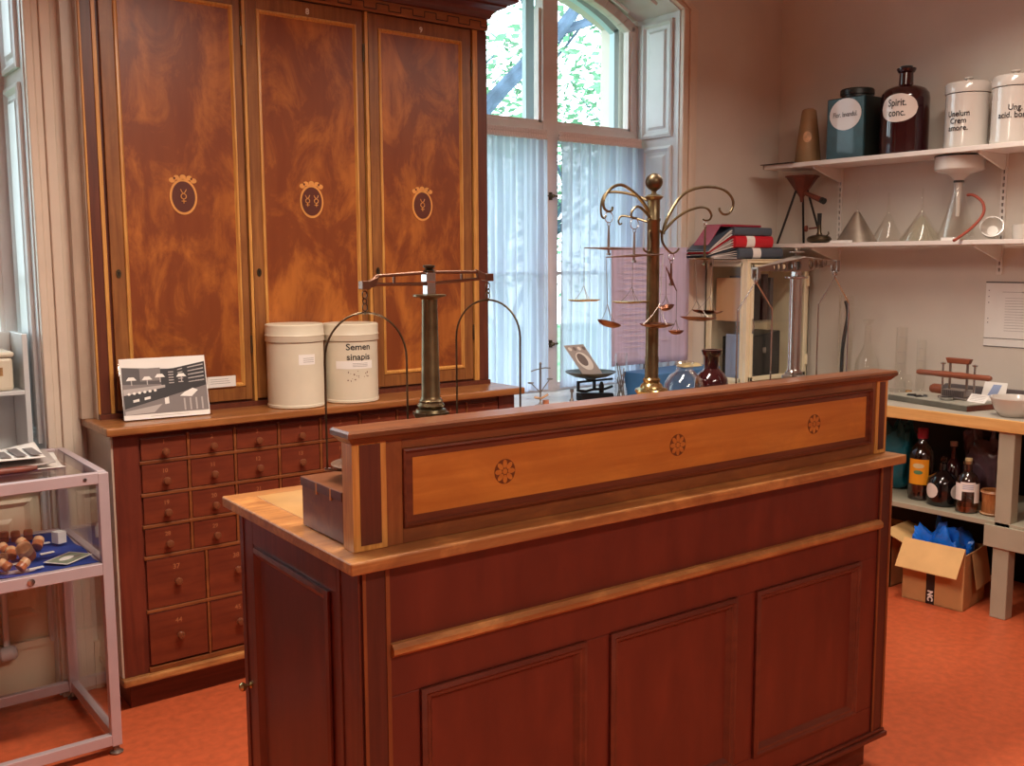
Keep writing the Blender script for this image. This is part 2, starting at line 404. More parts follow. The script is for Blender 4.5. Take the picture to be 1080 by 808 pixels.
# ---- windows
def build_window(n, x0, x1, full=True):
    w = bpy.data.objects.new('window_%d' % n, None); COL.objects.link(w); w['kind'] = 'structure'
    w.location = ((x0+x1)/2, YW, 0); xc = (x0+x1)/2; dx = -xc; hw = (x1-x0)/2
    YF = 4.19-YW
    # jamb linings with raised shutter panels (local coordinates about the niche centre)
    for sgn, nm in ((1, 'jamb_lining'), (-1, 'jamb_lining')):
        mb = MB(); xa = sgn*hw
        mb.box(min(xa, xa-sgn*.004), max(xa, xa-sgn*.004), 0, YF, 0, ZS-.005)
        N = Vector((-sgn, 0, 0)); O = Vector((xa-sgn*.004, 0, 0))
        for z0, z1 in ((2.285, ZS-.035), (.95, 2.235)):
            mb.frame(O, Y, Z, N, .045, YF-.045, z0, z1, [(0, 0), (0, .012), (.014, .016), (.03, .004), (.045, .004), (.06, .012), (.062, .012)], 0, 0)
        mb.frame(O, Y, Z, N, .045, YF-.045, .2, .82, [(0, 0), (0, .012), (.014, .016), (.03, .004)], 0, 0)
        mb.build(nm, 'white_paint', w)
    # soffit with moulding
    mb = MB(); pl = arc(-hw, hw, ZS, RISE)
    for i in range(len(pl)-1):
        mb.hexa([(pl[i][0], 0, pl[i][1]-.006), (pl[i+1][0], 0, pl[i+1][1]-.006), (pl[i+1][0], YF, pl[i+1][1]-.006), (pl[i][0], YF, pl[i][1]-.006)],
                [(pl[i][0], 0, pl[i][1]), (pl[i+1][0], 0, pl[i+1][1]), (pl[i+1][0], YF, pl[i+1][1]), (pl[i][0], YF, pl[i][1])])
    for yy in (.05, YF-.06):
        mb.tube([(p[0]*.9, yy, p[1]-.008-.01) for p in pl[1:-1]], .011, 6)
    mb.build('soffit_lining', 'white_paint', w, smooth=True)
    # casing round the niche on the room side
    for sgn in (1, -1):
        mb = MB()
        for a, b, t in ((0, .026, .03), (.026, .05, .022), (.05, .085, .034), (.085, .118, .022)):
            xa, xb = sgn*(hw+a), sgn*(hw+b)
            mb.box(min(xa, xb), max(xa, xb), -t, 0, 0, ZS)
        mb.build('casing_upright', 'casing', w, bevel=.004)
    mb = MB(); n2 = 18
    for a, b, t in ((0, .026, .03), (.026, .05, .022), (.05, .085, .034), (.085, .118, .022)):
        p1 = arc(-hw-a, hw+a, ZS, RISE+a); p2 = arc(-hw-b, hw+b, ZS, RISE+b)
        for i in range(n2):
            mb.hexa([(p1[i][0], -t, p1[i][1]), (p1[i+1][0], -t, p1[i+1][1]), (p1[i+1][0], 0, p1[i+1][1]), (p1[i][0], 0, p1[i][1])],
                    [(p2[i][0], -t, p2[i][1]), (p2[i+1][0], -t, p2[i+1][1]), (p2[i+1][0], 0, p2[i+1][1]), (p2[i][0], 0, p2[i][1])])
    mb.build('casing_arch', 'casing', w)
    # frame, mullion, transom, sashes
    def arch_frame(mb, ya, yb, ww, inset, zb, zs, rise):
        hx = hw-inset
        po = arc(-hx, hx, zs, rise); pi_ = arc(-hx+ww, hx-ww, zs-.0, rise-ww*.35)
        mb.box(-hx, -hx+ww, ya, yb, zb, zs); mb.box(hx-ww, hx, ya, yb, zb, zs)
        for i in range(len(po)-1):
            mb.hexa([(pi_[i][0], ya, pi_[i][1]-ww*.65), (pi_[i+1][0], ya, pi_[i+1][1]-ww*.65), (pi_[i+1][0], yb, pi_[i+1][1]-ww*.65), (pi_[i][0], yb, pi_[i][1]-ww*.65)],
                    [(po[i][0], ya, po[i][1]), (po[i+1][0], ya, po[i+1][1]), (po[i+1][0], yb, po[i+1][1]), (po[i][0], yb, po[i][1])])
    mb = MB(); arch_frame(mb, YF, YF+.06, .05, 0, .88, ZS-.04, RISE+.04)
    mb.box(-.022, .084-.004, YF-.01, YF+.06, .88, ZS+.1)           # mullion
    mb.box(-hw, hw, YF-.005, YF+.06, 2.262, 2.332)             # transom
    mb.box(-hw, hw, YF-.0, YF+.06, .86, .93)
    mb.build('window_frame', 'frame_paint', w, bevel=.004)
    mb = MB()
    for xa, xb in ((-hw+.05, -.022), (.08, hw-.05)):
        top = ZS-.03
        for za, zb in ((.93, 2.262), (2.332, top)):
            mb.box(xa, xa+.014, YF+.01, YF+.05, za, zb); mb.box(xb-.014, xb, YF+.01, YF+.05, za, zb)
            mb.box(xa, xb, YF+.01, YF+.05, za, za+.014)
            if zb < 2.4: mb.box(xa, xb, YF+.01, YF+.05, zb-.014, zb)
        mb.box(xa, xb, YF+.015, YF+.045, 1.53, 1.55)
    mb.build('inner_sash', 'frame_paint', w)
    mb = MB(); arch_frame(mb, YF+.13, YF+.17, .035, .025, .88, ZS-.03, RISE+.04)
    mb.box(-.02, .03, YF+.13, YF+.17, .88, ZS+.1); mb.box(-hw, hw, YF+.13, YF+.17, 2.25, 2.33)
    for xa in (-.05, .035): mb.box(xa, xa+.018, YF+.10, YF+.13, 2.33, ZS+.08)
    mb.build('outer_sash', 'outer_paint', w)
    mb = MB(); mb.box(-hw+.05, hw-.05, YF+.03, YF+.033, .93, ZS+.1)
    mb.build('glass_pane', 'pane', w)
    # sill and apron below
    MB().box(-hw, hw, .01, YF+.1, .87, .90).build('sill_board', 'white_paint', w)
    YA = .075
    mb = MB(); mb.box(-hw, hw, YA, YF+.2, 0, .868)
    for sg in (1, -1):
        u0, u1 = (hw-.62, hw-.045) if sg > 0 else (-hw+.045, -hw+.62)
        mb.frame((0, YA, 0), X, Z, -Y, u0, u1, .31, .75, [(0, 0), (0, .014), (.012, .018), (.03, .004), (.07, .004), (.085, .014), (.09, .014)], 0, 0)
    mb.box(-hw, hw, YA-.015, YA, 0, .20); mb.box(-hw, hw, YA-.022, YA, .19, .215)
    mb.build('apron_panel', 'wall_cream', w)
    if full:
        for zz in (1.95, 1.16):
            mb = MB(); mb.box(.008, .022, -.012, 0, -.02, .02); mb.lathe([(.004, 0), (.006, .008), (.011, .016), (.008, .026), (0, .028)], (.015, -.01, 0), 12, 0, (0, -1, 0))
            mb.tube([(-.025, -.014, 0), (.055, -.014, .0)], .004, 6); mb.lathe([(0, -.008), (.008, 0), (0, .008)], (.055, -.014, 0), 10)
            mb.build('window_latch', 'brass_dark', w, smooth=True, loc=(.01, YF-.01, zz))
    return w
w2 = build_window(2, *W2)
w1 = build_window(1, *W1, full=False)
# pier baseboard and wall panelling beside the left window
mb = MB(); mb.box(W1[1]+.12, 1.0, YW-.02, YW, 0, .17); mb.box(W1[1]+.12, 1.0, YW-.028, YW, .16, .185)
struct(mb.build('baseboard_window_side', 'wall_cream'))
mb = MB(); mb.box(XR-.015, XR, -3, YW, 0, .10)
struct(mb.build('baseboard_right', 'wall_cream'))
# outdoors ground
struct(MB().box(-30, 40, 4.6, 45, -2.2, -2.0).build('ground_outside', 'grass'))

# ---- trees beyond the glass
def tree(loc, label, height, spread, nleaf, lean=0, seed=1, trunk_r=.16):
    rnd = random.Random(seed); t = thing('garden_tree', label, 'tree', loc)
    mb = MB(); tips = []
    def branch(p, d, l, r, lev):
        pts = [p]; q = p.copy(); dd = d.copy()
        for i in range(5):
            dd = (dd+Vector((rnd.uniform(-.18, .18), rnd.uniform(-.18, .18), rnd.uniform(-.02, .12)))).normalized()
            q = q+dd*l/5; pts.append(q.copy())
        mb.tube(pts, [r*(1-.55*i/5) for i in range(6)], 7)
        if lev >= 1: tips.extend(pts[1:])
        if lev < 3:
            for k in range(4 if lev else 7):
                s = pts[2+rnd.randrange(4)]
                a = rnd.uniform(0, 2*PI)
                nd = (dd*.5+Vector((math.cos(a), math.sin(a), rnd.uniform(-.1, .7)))*.9).normalized()
                branch(s, nd, l*rnd.uniform(.5, .72), r*.42, lev+1)
    branch(Vector((0, 0, 0)), Vector((lean, 0, 1)).normalized(), height, trunk_r, 0)
    mb.build('trunk', 'bark', t, smooth=True)
    mb = MB()
    for i in range(nleaf):
        b = rnd.choice(tips); p = b+Vector((rnd.gauss(0, spread), rnd.gauss(0, spread), rnd.gauss(0, spread)))
        s = rnd.uniform(.05, .11); a = Vector((rnd.gauss(0, 1), rnd.gauss(0, 1), rnd.gauss(0, 1))).normalized(); c = a.orthogonal().normalized()
        mb.add([p-a*s, p+c*s*.5, p+a*s, p-c*s*.5], [(0, 1, 2, 3)])
    mb.build('foliage', 'leaf', t, kind='stuff')
    return t
tree((5.2, 8.4, -2.0), 'tree with a thick grey trunk outside the window, beside the wardrobe cornice', 6.2, .45, 9500, 0, 3, .24)
tree((10.4, 13.5, -2.0), 'leafy tree outside the right-hand upper window pane', 5.8, .7, 9500, 0, 11, .14)

# ---- curtains
def curtain(x0, x1, label, seed, edge=0):
    rnd = random.Random(seed)
    t = thing('sheer_curtain', label, 'curtain', ((x0+x1)/2, 4.14, .92)); hw = (x1-x0)/2
    nx, nz = 120, 30; vs = []; fs = []
    ph = [rnd.uniform(0, 6) for _ in range(4)]
    for j in range(nz+1):
        z = 1.315*j/nz
        for i in range(nx+1):
            u = i/nx; x = -hw+2*hw*u
            amp = .012+.006*math.sin(z*2+ph[3])
            y = amp*math.sin(u*2*PI*9+ph[0]+.6*math.sin(z*1.3))+.006*math.sin(u*2*PI*23+ph[1])
            x += edge*.02*math.sin(z*3)*(1-u if edge < 0 else u)
            vs.append((x, y, z))
    for j in range(nz):
        for i in range(nx): fs.append((j*(nx+1)+i, j*(nx+1)+i+1, (j+1)*(nx+1)+i+1, (j+1)*(nx+1)+i))
    MB().add(vs, fs).build('curtain_cloth', 'curtain', t, smooth=True)
    vs = []; fs = []; nz2 = 6
    for j in range(nz2+1):
        z = 1.315+.05*j/nz2
        for i in range(nx*2+1):
            u = i/(nx*2); vs.append((-hw+2*hw*u, .010*math.sin(u*2*PI*38+j*.5)*(1 if j not in (2, 3) else .5)-.006, z))
    nn = nx*2+1
    for j in range(nz2):
        for i in range(nx*2): fs.append((j*nn+i, j*nn+i+1, (j+1)*nn+i+1, (j+1)*nn+i))
    MB().add(vs, fs).build('gathered_heading', 'ruffle', t, smooth=True)
    MB().tube([(-hw, 0, 1.345), (hw, 0, 1.345)], .004, 8).build('curtain_wire', 'steel_dark', t)
    return t
curtain(2.80, 3.425, 'sheer white half curtain left of the window mullion, beside the wardrobe', 2)
curtain(3.508, 4.115, 'sheer white half curtain right of the window mullion', 5)

# ================================================================== APOTHECARY CABINET
CY = 3.57     # lower case front
UY = 3.76     # upper case front
def sx(v): return v*1.0053
def sz(v): return (v-1.6)*1.0053+1.6
cab = thing('apothecary_cabinet', 'tall inlaid wooden cabinet with three numbered doors over rows of small drawers', 'cabinet', (1.86, CY, 0))
OX, OY = 1.86, CY
class CB(MB):
    """builder in world numbers, shifted to the cabinet's own base"""
    def build(s, name, mats, parent=None, **k):
        s.v = [(x-OX, y-OY, z) for x, y, z in s.v]
        return MB.build(s, name, mats, parent, **k)
mb = CB(); mb.box(1.02, 2.73, CY+.025, YW-.001, 0, .10)
mb.build('plinth', 'cornice', cab, bevel=.003)
mb = CB(); mb.box(.985, 2.765, CY-.03, YW-.001, .10, .128)
mb.build('base_moulding', 'light_strip_x', cab, bevel=.006)
mb = CB(); mb.box(1.0, 2.755, CY+.004, YW-.001, .128, 1.008)
for x0, x1 in ((.995, 1.082), (2.670, 2.758)): mb.box(x0, x1, CY-.006, CY+.02, .128, 1.008)
mb.build('lower_case', 'mahogany_v', cab, bevel=.002)
CB().box(.988, .995, CY-.004, YW-.001, .13, 1.006).build('side_board', 'side_board', cab)
zr = [.993, .900, .782, .667, .552, .355, .146]
mb = CB()
for z in zr[1:6]: mb.box(1.082, 2.67, CY-.012, CY+.004, z-.006, z+.006)
mb.box(1.082, 2.67, CY-.012, CY+.004, .128, .146)
for r in range(6):
    n = 9 if r < 4 else 7
    for k in range(1, n):
        x = 1.082+1.588*k/n; mb.box(x-.005, x+.005, CY-.010, CY+.004, zr[r+1], zr[r])
mb.build('drawer_dividers', 'rail_wood', cab, bevel=.002)
num = 0; drawer_mesh = {}
knob_me = None
for r in range(6):
    n = 9 if r < 4 else 7; wd = 1.588/n; z0, z1 = zr[r+1]+.007, zr[r]-.007
    for k in range(n):
        num += 1; xc = 1.082+wd*(k+.5); zc = (z0+z1)/2
        if r not in drawer_mesh:
            mb = MB(); h = wd/2-.007
            mb.box(-h, h, 0, .02, z0-zc, z1-zc)
            d = mb.build('drawer', 'drawer_front', cab, bevel=.003); drawer_mesh[r] = d.data; first = d
        else:
            d = first.copy(); COL.objects.link(d)
        d.location = (xc-OX, -.008, zc)
        if knob_me is None:
            ko = MB().lathe([(.006, 0), (.005, .008), (.0135, .016), (.0145, .022), (.011, .028), (0, .030)], (0, 0, 0), 14, 0, (0, -1, 0)).build('knob', 'knob_wood', d, smooth=True); knob_me = ko
        else:
            ko = knob_me.copy(); COL.objects.link(ko); ko.parent = d
        ko.location = (0, 0, -.012 if r < 4 else -.0)
        mb = MB(); text_flat(mb, str(num), .021 if r < 4 else .026, (0, -.0008, .022 if r < 4 else .052), X, Z, .0004)
        mb.build('number', 'ink_gold', d)
mb = CB(); mb.box(.966, 2.79, CY-.045, YW-.001, 1.010, 1.040)
mb.build('bench_top', 'bench_top', cab, bevel=.006)
# upper case
mb = CB(); mb.box(sx(1.0), sx(2.739), UY+.005, YW-.001, 1.040, sz(2.67))
mb.box(sx(1.0), sx(2.739), UY-.022, UY+.005, 1.040, sz(1.062))
mb.build('upper_case', 'dark_strip', cab)
CB().box(.960, sx(1.0), UY+.045, YW-.001, 1.041, sz(2.67)).build('side_board', 'side_board', cab)
CB().box(sx(.996), sx(1.0), UY-.0, UY+.046, 1.041, sz(2.67)).build('side_board', 'side_board', cab)
def strip(a, b, y, mat, z0=1.062, z1=2.62, t=.008, name='banding'):
    mb = CB(); mb.box(sx(a), sx(b), y-t, UY+.006, sz(z0), sz(z1)); return mb.build(name, mat, cab, bevel=.0015)
for a, b, c in ((1.0, 1.007, 'light_strip'), (1.007, 1.043, 'dark_strip'), (1.043, 1.057, 'light_strip'), (2.660, 2.686, 'light_strip'), (2.686, 2.739, 'dark_strip')):
    strip(a, b, UY, c, t=.010 if c == 'light_strip' else .007)
for a, b in ((1.589, 1.601), (2.116, 2.130)): strip(a, b, UY, 'light_strip', t=.016, name='closing_bead')
mb = CB()
mb.box(sx(.996), sx(2.741), UY-.014, UY+.006, sz(2.623), sz(2.672))
gk = mb.build('frieze', 'bench_top', cab, bevel=.002)
mb = CB(); x = sx(1.0); per = .118; za, zb = sz(2.636), sz(2.660); yy = UY-.0146
while x < sx(2.73):
    e = min(x+per/2, sx(2.735)); mb.box(x, e, yy, yy+.002, zb-.002, zb+.002)
    mb.box(e-.002, e+.002, yy, yy+.002, za, zb)
    e2 = min(x+per, sx(2.735)); mb.box(e, e2, yy, yy+.002, za-.002, za+.002); mb.box(e2-.002, e2+.002, yy, yy+.002, za, zb)
    x += per
M['meander'] = plain('meander_line', (44, 22, 18), .5)
o = mb.build('meander_inlay', 'meander', gk)
mb = CB()
def cor(off, z): return (sx(.996)-off, sx(2.741)+off, UY-.014-off, YW-.001, z)
z0 = sz(2.672)
mb.loops([cor(.002, z0), cor(.010, z0+.004), cor(.012, z0+.012), cor(.016, z0+.022), cor(.028, z0+.034), cor(.048, z0+.044), cor(.062, z0+.048), cor(.062, z0+.056), cor(.085, z0+.062), cor(.10, z0+.07), cor(.10, z0+.082), cor(.07, z0+.086)])
mb.build('cornice', 'cornice', cab)
# doors
def ellipse(cx, cz, rx, rz, n=36): return [(cx+rx*math.cos(2*PI*k/n), cz+rz*math.sin(2*PI*k/n)) for k in range(n)]
def symbol(mb, cx, cz, s, y):
    r = .0016
    pts = [(cx+.38*s*math.cos(a), y, cz+.38*s*math.sin(a)) for a in [2*PI*k/20 for k in range(20)]]
    mb.tube(pts, r*1.1, 6, 0, True)
    mb.tube([(cx-.42*s, y, cz+1.0*s), (cx-.25*s, y, cz+.62*s), (cx, y, cz+.40*s), (cx+.25*s, y, cz+.62*s), (cx+.42*s, y, cz+1.0*s)], r, 6)
    mb.tube([(cx, y, cz-.38*s), (cx, y, cz-1.0*s)], r*1.1, 6)
    mb.tube([(cx-.34*s, y, cz-.68*s), (cx+.34*s, y, cz-.68*s)], r*1.1, 6)
doors = [('7', 1.068, 1.117, 1.136, 1.538, 1.555, 1.582, 1.341, 1), ('8', 1.605, 1.648, 1.663, 2.063, 2.079, 2.107, 1.862, 2), ('9', 2.136, 2.181, 2.193, 2.588, 2.602, 2.649, 2.388, 1)]
for nm, a, b, c, d, e, f, mc, ns in doors:
    a, b, c, d, e, f, mc = [sx(v) for v in (a, b, c, d, e, f, mc)]
    zb, zpb, zpt, zt = sz(1.070), sz(1.139), sz(2.547), sz(2.617)
    mb = CB(); y0 = UY-.010
    mb.box(a, b, y0, UY+.004, zb, zt); mb.box(e, f, y0, UY+.004, zb, zt)
    mb.box(b, e, y0, UY+.004, zb, zpb-.016); mb.box(b, e, y0, UY+.004, zpt+.016, zt)
    dr = mb.build('door', 'door_stile', cab, bevel=.002)
    mb = CB(); w = max(c-b, .016)
    mb.frame((0, y0, 0), X, Z, -Y, b, e, zpb-.016, zpt+.016, [(0, 0), (.002, .004), (.009, .006), (.016, -.004)])
    mb.build('panel_moulding', 'light_strip', dr, smooth=True)
    mb = CB(); mb.box(b+.014, e-.014, y0+.004, UY+.003, zpb, zpt); mb.build('panel', 'door_panel', dr)
    zc = sz(1.846); ym = y0+.0035
    mb = CB()
    mb.prism(ellipse(mc, zc, .052, .066), (0, ym, 0), X, Z, -Y, .0015, 0)
    mb.prism(ellipse(mc, zc, .044, .057), (0, ym, 0), X, Z, -Y, .0024, 1)
    for k, (ox, oz, rr) in enumerate(((-.040, .060, .012), (-.024, .070, .011), (0, .072, .012), (.024, .070, .011), (.040, .060, .012), (-.012, .062, .008), (.012, .062, .008))):
        mb.prism(ellipse(mc+ox, zc+oz, rr, rr*.8, 14), (0, ym, 0), X, Z, -Y, .0013+.0001*k, 0)
    for ox in (-.032, .032): mb.prism(ellipse(mc+ox, zc+.067, .004, .005, 10), (0, ym, 0), X, Z, -Y, .0022, 1)
    mb.build('medallion', ['inlay_light', 'inlay_dark'], dr)
    mb = CB()
    for k in range(ns): symbol(mb, mc+(k-(ns-1)/2)*.038, zc+.002, .026 if ns == 1 else .023, ym-.0028)
    mb.build('inlaid_symbol', 'inlay_light', dr)
    mb = CB(); mb.prism(ellipse((a+b)/2, sz(1.565), .009, .016, 20), (0, y0, 0), X, Z, -Y, .003, 0)
    mb.prism(ellipse((a+b)/2, sz(1.568), .003, .004, 12), (0, y0, 0), X, Z, -Y, .0034, 1)
    mb.box((a+b)/2-.0015, (a+b)/2+.0015, y0-.0034, y0, sz(1.558), sz(1.566), 1)
    mb.build('keyhole_plate', ['brass_dark', 'iron_dark'], dr)
    mb = CB(); text_flat(mb, nm, .032, ((b+e)/2, y0-.0006, sz(2.582)), X, Z, .0008); mb.build('number', 'white_number', dr)
    for zh in (1.25, 2.42):
        mb = CB(); mb.cyl((f+.002, y0-.002, sz(zh)), .004, .07, 10); mb.build('hinge', 'brass_dark', dr, smooth=True)
# small card propped on the first door's moulding
mb = MB(); mb.box(-.057, .057, -.0015, 0, 0, .042); 
for q in (.014, .022, .030): mb.box(-.045, .042-q*.5, -.0018, -.0015, q, q+.0016, 1)
tag(mb.build('paper_card', ['paper', 'ink_grey'], loc=(sx(1.455), UY-.017, sz(1.139)-.012)), 'small white card standing on the bottom moulding of the leftmost cabinet door', 'card')

# ================================================================== ON THE CABINET BENCH
BZ = 1.0405
def big_tin(x, y, label, h, ang):
    t = thing('storage_tin', label, 'tin', (x, y, BZ), 0, 'large cream tins on the cabinet')
    r = .112
    MB().lathe([(r-.004, 0), (r, .003), (r, .012), (r-.002, .014), (r-.002, h-.07), (0, h-.068)], seg=48).build('body', 'tin_cream', t, smooth=True)
    MB().lathe([(r+.002, h-.068), (r+.003, h-.066), (r+.0015, h-.050), (r+.004, h-.044), (r+.001, h-.038), (r+.001, h-.004), (r-.003, h), (.0, h+.003)], seg=48).build('lid', 'tin_cream', t, smooth=True)
    return t, r
t1, r_ = big_tin(1.727, 3.642, 'plain cream tin with a small white sticker, nearer the framed photograph', .325, 0)
a_ = math.atan2(-3.64, -1.72)+.42
mb = MB(); patch_round(mb, (0, 0), r_-.0012, a_, .034, .19, .020); 
for q in (-.006, 0, .006): patch_round(mb, (0, 0), r_-.0006, a_+.05, .022, .188+q*1.2, .0009, 'rect', 1)
mb.build('sticker', ['paper', 'ink_grey'], t1, smooth=True)
t2, r_ = big_tin(1.972, 3.642, 'cream tin lettered Semen sinapis with chipped black paint', .318, 0)
a2 = math.atan2(-3.64, -1.97)+.30
mb = MB(); patch_round(mb, (0, 0), r_-.0012, a2-.15, .078, .155, .016)
for q in (-.006, 0, .006): patch_round(mb, (0, 0), r_-.0006, a2+.05, .032, .155+q, .0008, 'rect', 1)
mb.build('paper_strip', ['paper', 'ink_grey'], t2, smooth=True)
mb = MB(); text_round(mb, 'Semen', .036, (0, 0), r_-.0014, a2, .226, .0007, 0, 1.08); text_round(mb, 'sinapis', .036, (0, 0), r_-.0014, a2, .186, .0007, 0, 1.05)
mb.build('lettering', 'ink', t2)
mb = MB(); rnd = random.Random(4)
for k in range(16): patch_round(mb, (0, 0), r_-.0015, a2+rnd.uniform(-.45, .4), rnd.uniform(.001, .004), rnd.uniform(.08, .13), rnd.uniform(.001, .004), 'oval', 0, 6)
mb.build('paint_chips', 'rust', t2)
# photograph in a clear stand
ph = thing('photo_stand', 'black and white shop photograph in a clear acrylic stand on the cabinet bench', 'photograph', (1.213, 3.628, BZ), R(-5))
W_, H_ = .305, .222
tl = Vector((0, math.sin(R(14)), math.cos(R(14)))); nn = Vector((0, -tl.z, tl.y))
def PH(mb, poly, mi, h=.0004): mb.prism([(p[0]*W_-W_/2, p[1]*H_) for p in poly], (0, 0, .004), X, tl, nn, h, mi)
mb = MB(); PH(mb, [(-.01, -.01), (1.03, -.01), (1.03, 1.01), (-.01, 1.01)], 0, .003); mb.v = [(x, y+.004, z) for x, y, z in mb.v]
mb.box(-W_/2, W_/2+.01, 0, .09, 0, .003)
mb.build('acrylic_holder', 'glass', ph)
mb = MB()
PH(mb, [(0, 0), (1, 0), (1, 1), (0, 1)], 0, .0006)
PH(mb, [(0, .08), (.99, .08), (.99, .88), (.6, .80), (.02, .86)], 3, .0008)
PH(mb, [(.02, .86), (.25, .82), (.6, .80), (.6, .55), (.02, .58)], 2, .0010)
PH(mb, [(.22, .62), (.46, .62), (.46, .83), (.22, .83)], 3, .0012)
PH(mb, [(.46, .52), (.99, .50), (.99, .90), (.62, .81), (.46, .80)], 1, .0012)
for k in range(5): PH(mb, [(.55, .56+.045*k), (.61, .56+.045*k), (.61, .575+.045*k), (.55, .575+.045*k)], 4, .0014)
for k in range(5): PH(mb, [(.66, .57+.05*k), (.72, .57+.055*k), (.72, .585+.055*k), (.66, .585+.05*k)], 4, .0014)
for k in range(5): PH(mb, [(.78, .56+.06*k), (.97, .58+.065*k), (.97, .60+.065*k), (.78, .575+.06*k)], 4, .0014)
PH(mb, [(.02, .18), (.99, .50), (.99, .62), (.5, .52), (.02, .42)], 0+5, .0014)
PH(mb, [(.02, .40), (.5, .50), (.5, .54), (.02, .50)], 4, .0016)
PH(mb, [(.02, .08), (.99, .08), (.99, .46), (.02, .17)], 3, .0015)
PH(mb, [(.02, .08), (.35, .10), (.45, .23), (.02, .14)], 4, .0017)
for k in range(6): PH(mb, ellipse(.08+.06*k, .42+.008*k, .018, .022, 10), 0, .0018)
for cx, cz in ((.12, .66), (.30, .66), (.45, .69), (.70, .68)):
    PH(mb, [(cx-.06, cz-.02), (cx+.06, cz-.02), (cx+.03, cz+.035), (cx-.03, cz+.035)], 0, .0018); PH(mb, [(cx-.006, cz-.1), (cx+.006, cz-.1), (cx+.006, cz-.02), (cx-.006, cz-.02)], 4, .0018)
for a, b in ((.12, .28), (.25, .31)): PH(mb, [(a, b), (a+.07, b+.015), (a+.07, b+.06), (a, b+.04)], 0, .0018)
PH(mb, [(.66, .34), (.80, .32), (.88, .42), (.82, .46), (.72, .40)], 0, .0018)
PH(mb, [(.48, .22), (.53, .23), (.53, .34), (.48, .32)], 0, .0018)
for k in range(4): PH(mb, [(.70+.07*k, .1), (.72+.07*k, .1), (.72+.07*k, .30), (.70+.07*k, .30)], 4, .0018)
PH(mb, [(.3, .035), (.75, .04), (.75, .046), (.3, .042)], 4, .0010)
mb.build('photo_print', ['paper', 'g1', 'g2', 'g3', 'g4', 'g1'], ph)

# ================================================================== SALES COUNTER (own frame, turned 1.75 degrees)
CA = R(1.75); CO = Vector((2.74408, 1.69701, 0))
def CW(x, y, z=0): return (CO.x+x*math.cos(CA)+y*math.sin(CA), CO.y-x*math.sin(CA)+y*math.cos(CA), z)
ctr = thing('shop_counter', 'dark mahogany shop counter with panelled front and inlaid raised back rail', 'counter', CW(0, 0), -CA)
XL, XRt = -1.785, .04
MB().box(XL+.035, XRt-.04, .03, .63, 0, .10).build('plinth', 'cornice', ctr, bevel=.003)
mb = MB(); mb.box(XL-.014, XRt+.012, -.016, .665, .10, .116); mb.box(XL-.006, XRt+.006, -.009, .66, .116, .127)
mb.build('base_moulding', 'mahogany', ctr, bevel=.004)
mb = MB(); mb.box(XL+.002, XRt-.002, .012, .65, .127, .982)
mb.build('carcass', 'mahogany_v', ctr)
# front frame
pz0, pz1 = .21, .695
px_ = [(-1.651, -1.19), (-1.113, -.657), (-.578, -.105)]
mb = MB(); y0 = 0
mb.box(-1.722, -.02, y0, .014, pz1, .785); mb.box(-1.722, -.02, y0, .014, .127, pz0)
for a, b in ((-1.722, px_[0][0]), (px_[0][1], px_[1][0]), (px_[1][1], px_[2][0]), (px_[2][1], -.02)): mb.box(a, b, y0, .014, pz0, pz1)
mb.build('front_frame', 'mahogany_panel', ctr, bevel=.002)
for a, b in px_:
    mb = MB(); mb.frame((0, 0, 0), X, Z, -Y, a, b, pz0, pz1, [(0, 0), (0, .008), (.010, .012), (.016, .007), (.022, .007), (.034, -.008)])
    f_ = mb.build('panel_moulding', 'mahogany', ctr, smooth=True)
    MB().box(a+.03, b-.03, .006, .013, pz0+.03, pz1-.03).build('front_panel', 'mahogany_panel', ctr)
MB().box(-1.722, -.02, .002, .013, .81, .982).build('frieze_panel', 'mahogany_panel', ctr)
mb = MB(); mb.loops([(-1.722, -.02, -.012, .01, .785), (-1.722, -.02, -.019, .01, .792), (-1.722, -.02, -.019, .01, .803), (-1.722, -.02, -.010, .01, .812)])
mb.build('dado_rail', 'light_strip_x', ctr)
for a, b in ((XL, -1.722), (-.02, XRt)):
    mb = MB(); mb.box(a, b, -.004, .05, .127, .982)
    p_ = mb.build('corner_post', 'post_dark', ctr, bevel=.002)
    mb = MB(); mb.box(a+.0005, a+.008, -.006, -.003, .128, .980); mb.box(b-.010, b-.0005, -.006, -.003, .128, .980)
    mb.build('stringing', 'rail_wood_v', p_)
# left end: framed door
mb = MB()
mb.frame((XL, 0, 0), -Y, Z, -X, -.655, 0, .127, .982, [(0, -.002), (0, .004), (.0, .004)], 0)
mb.box(XL-.004, XL+.004, .0, .105, .128, .982); mb.box(XL-.004, XL+.004, .575, .655, .128, .982)
mb.box(XL-.004, XL+.004, .105, .575, .905, .982); mb.box(XL-.004, XL+.004, .105, .575, .128, .20)
mb.box(XL-.007, XL, .0, .028, .128, .982); mb.box(XL-.007, XL, .085, .097, .128, .982); mb.box(XL-.007, XL, .632, .655, .128, .982)
mb.build('end_frame', 'mahogany_v', ctr, bevel=.0015)
mb = MB(); mb.box(XL-.002, XL+.003, .10, .60, .19, .93)
dr = mb.build('end_door', 'mahogany_panel', ctr)
mb = MB(); mb.frame((XL-.004, 0, 0), -Y, Z, -X, -.558, -.140, .22, .900, [(0, 0), (0, .006), (.009, .010), (.018, .005), (.028, -.004)])
mb.build('panel_moulding', 'mahogany_v', dr, smooth=True)
MB().lathe([(.009, 0), (.009, .003), (.004, .006), (.0045, .014), (.011, .020), (.012, .026), (.007, .032), (0, .033)], (XL-.004, .618, .523), 16, 0, (-1, 0, 0)).build('knob', 'brass_bright', dr, smooth=True)
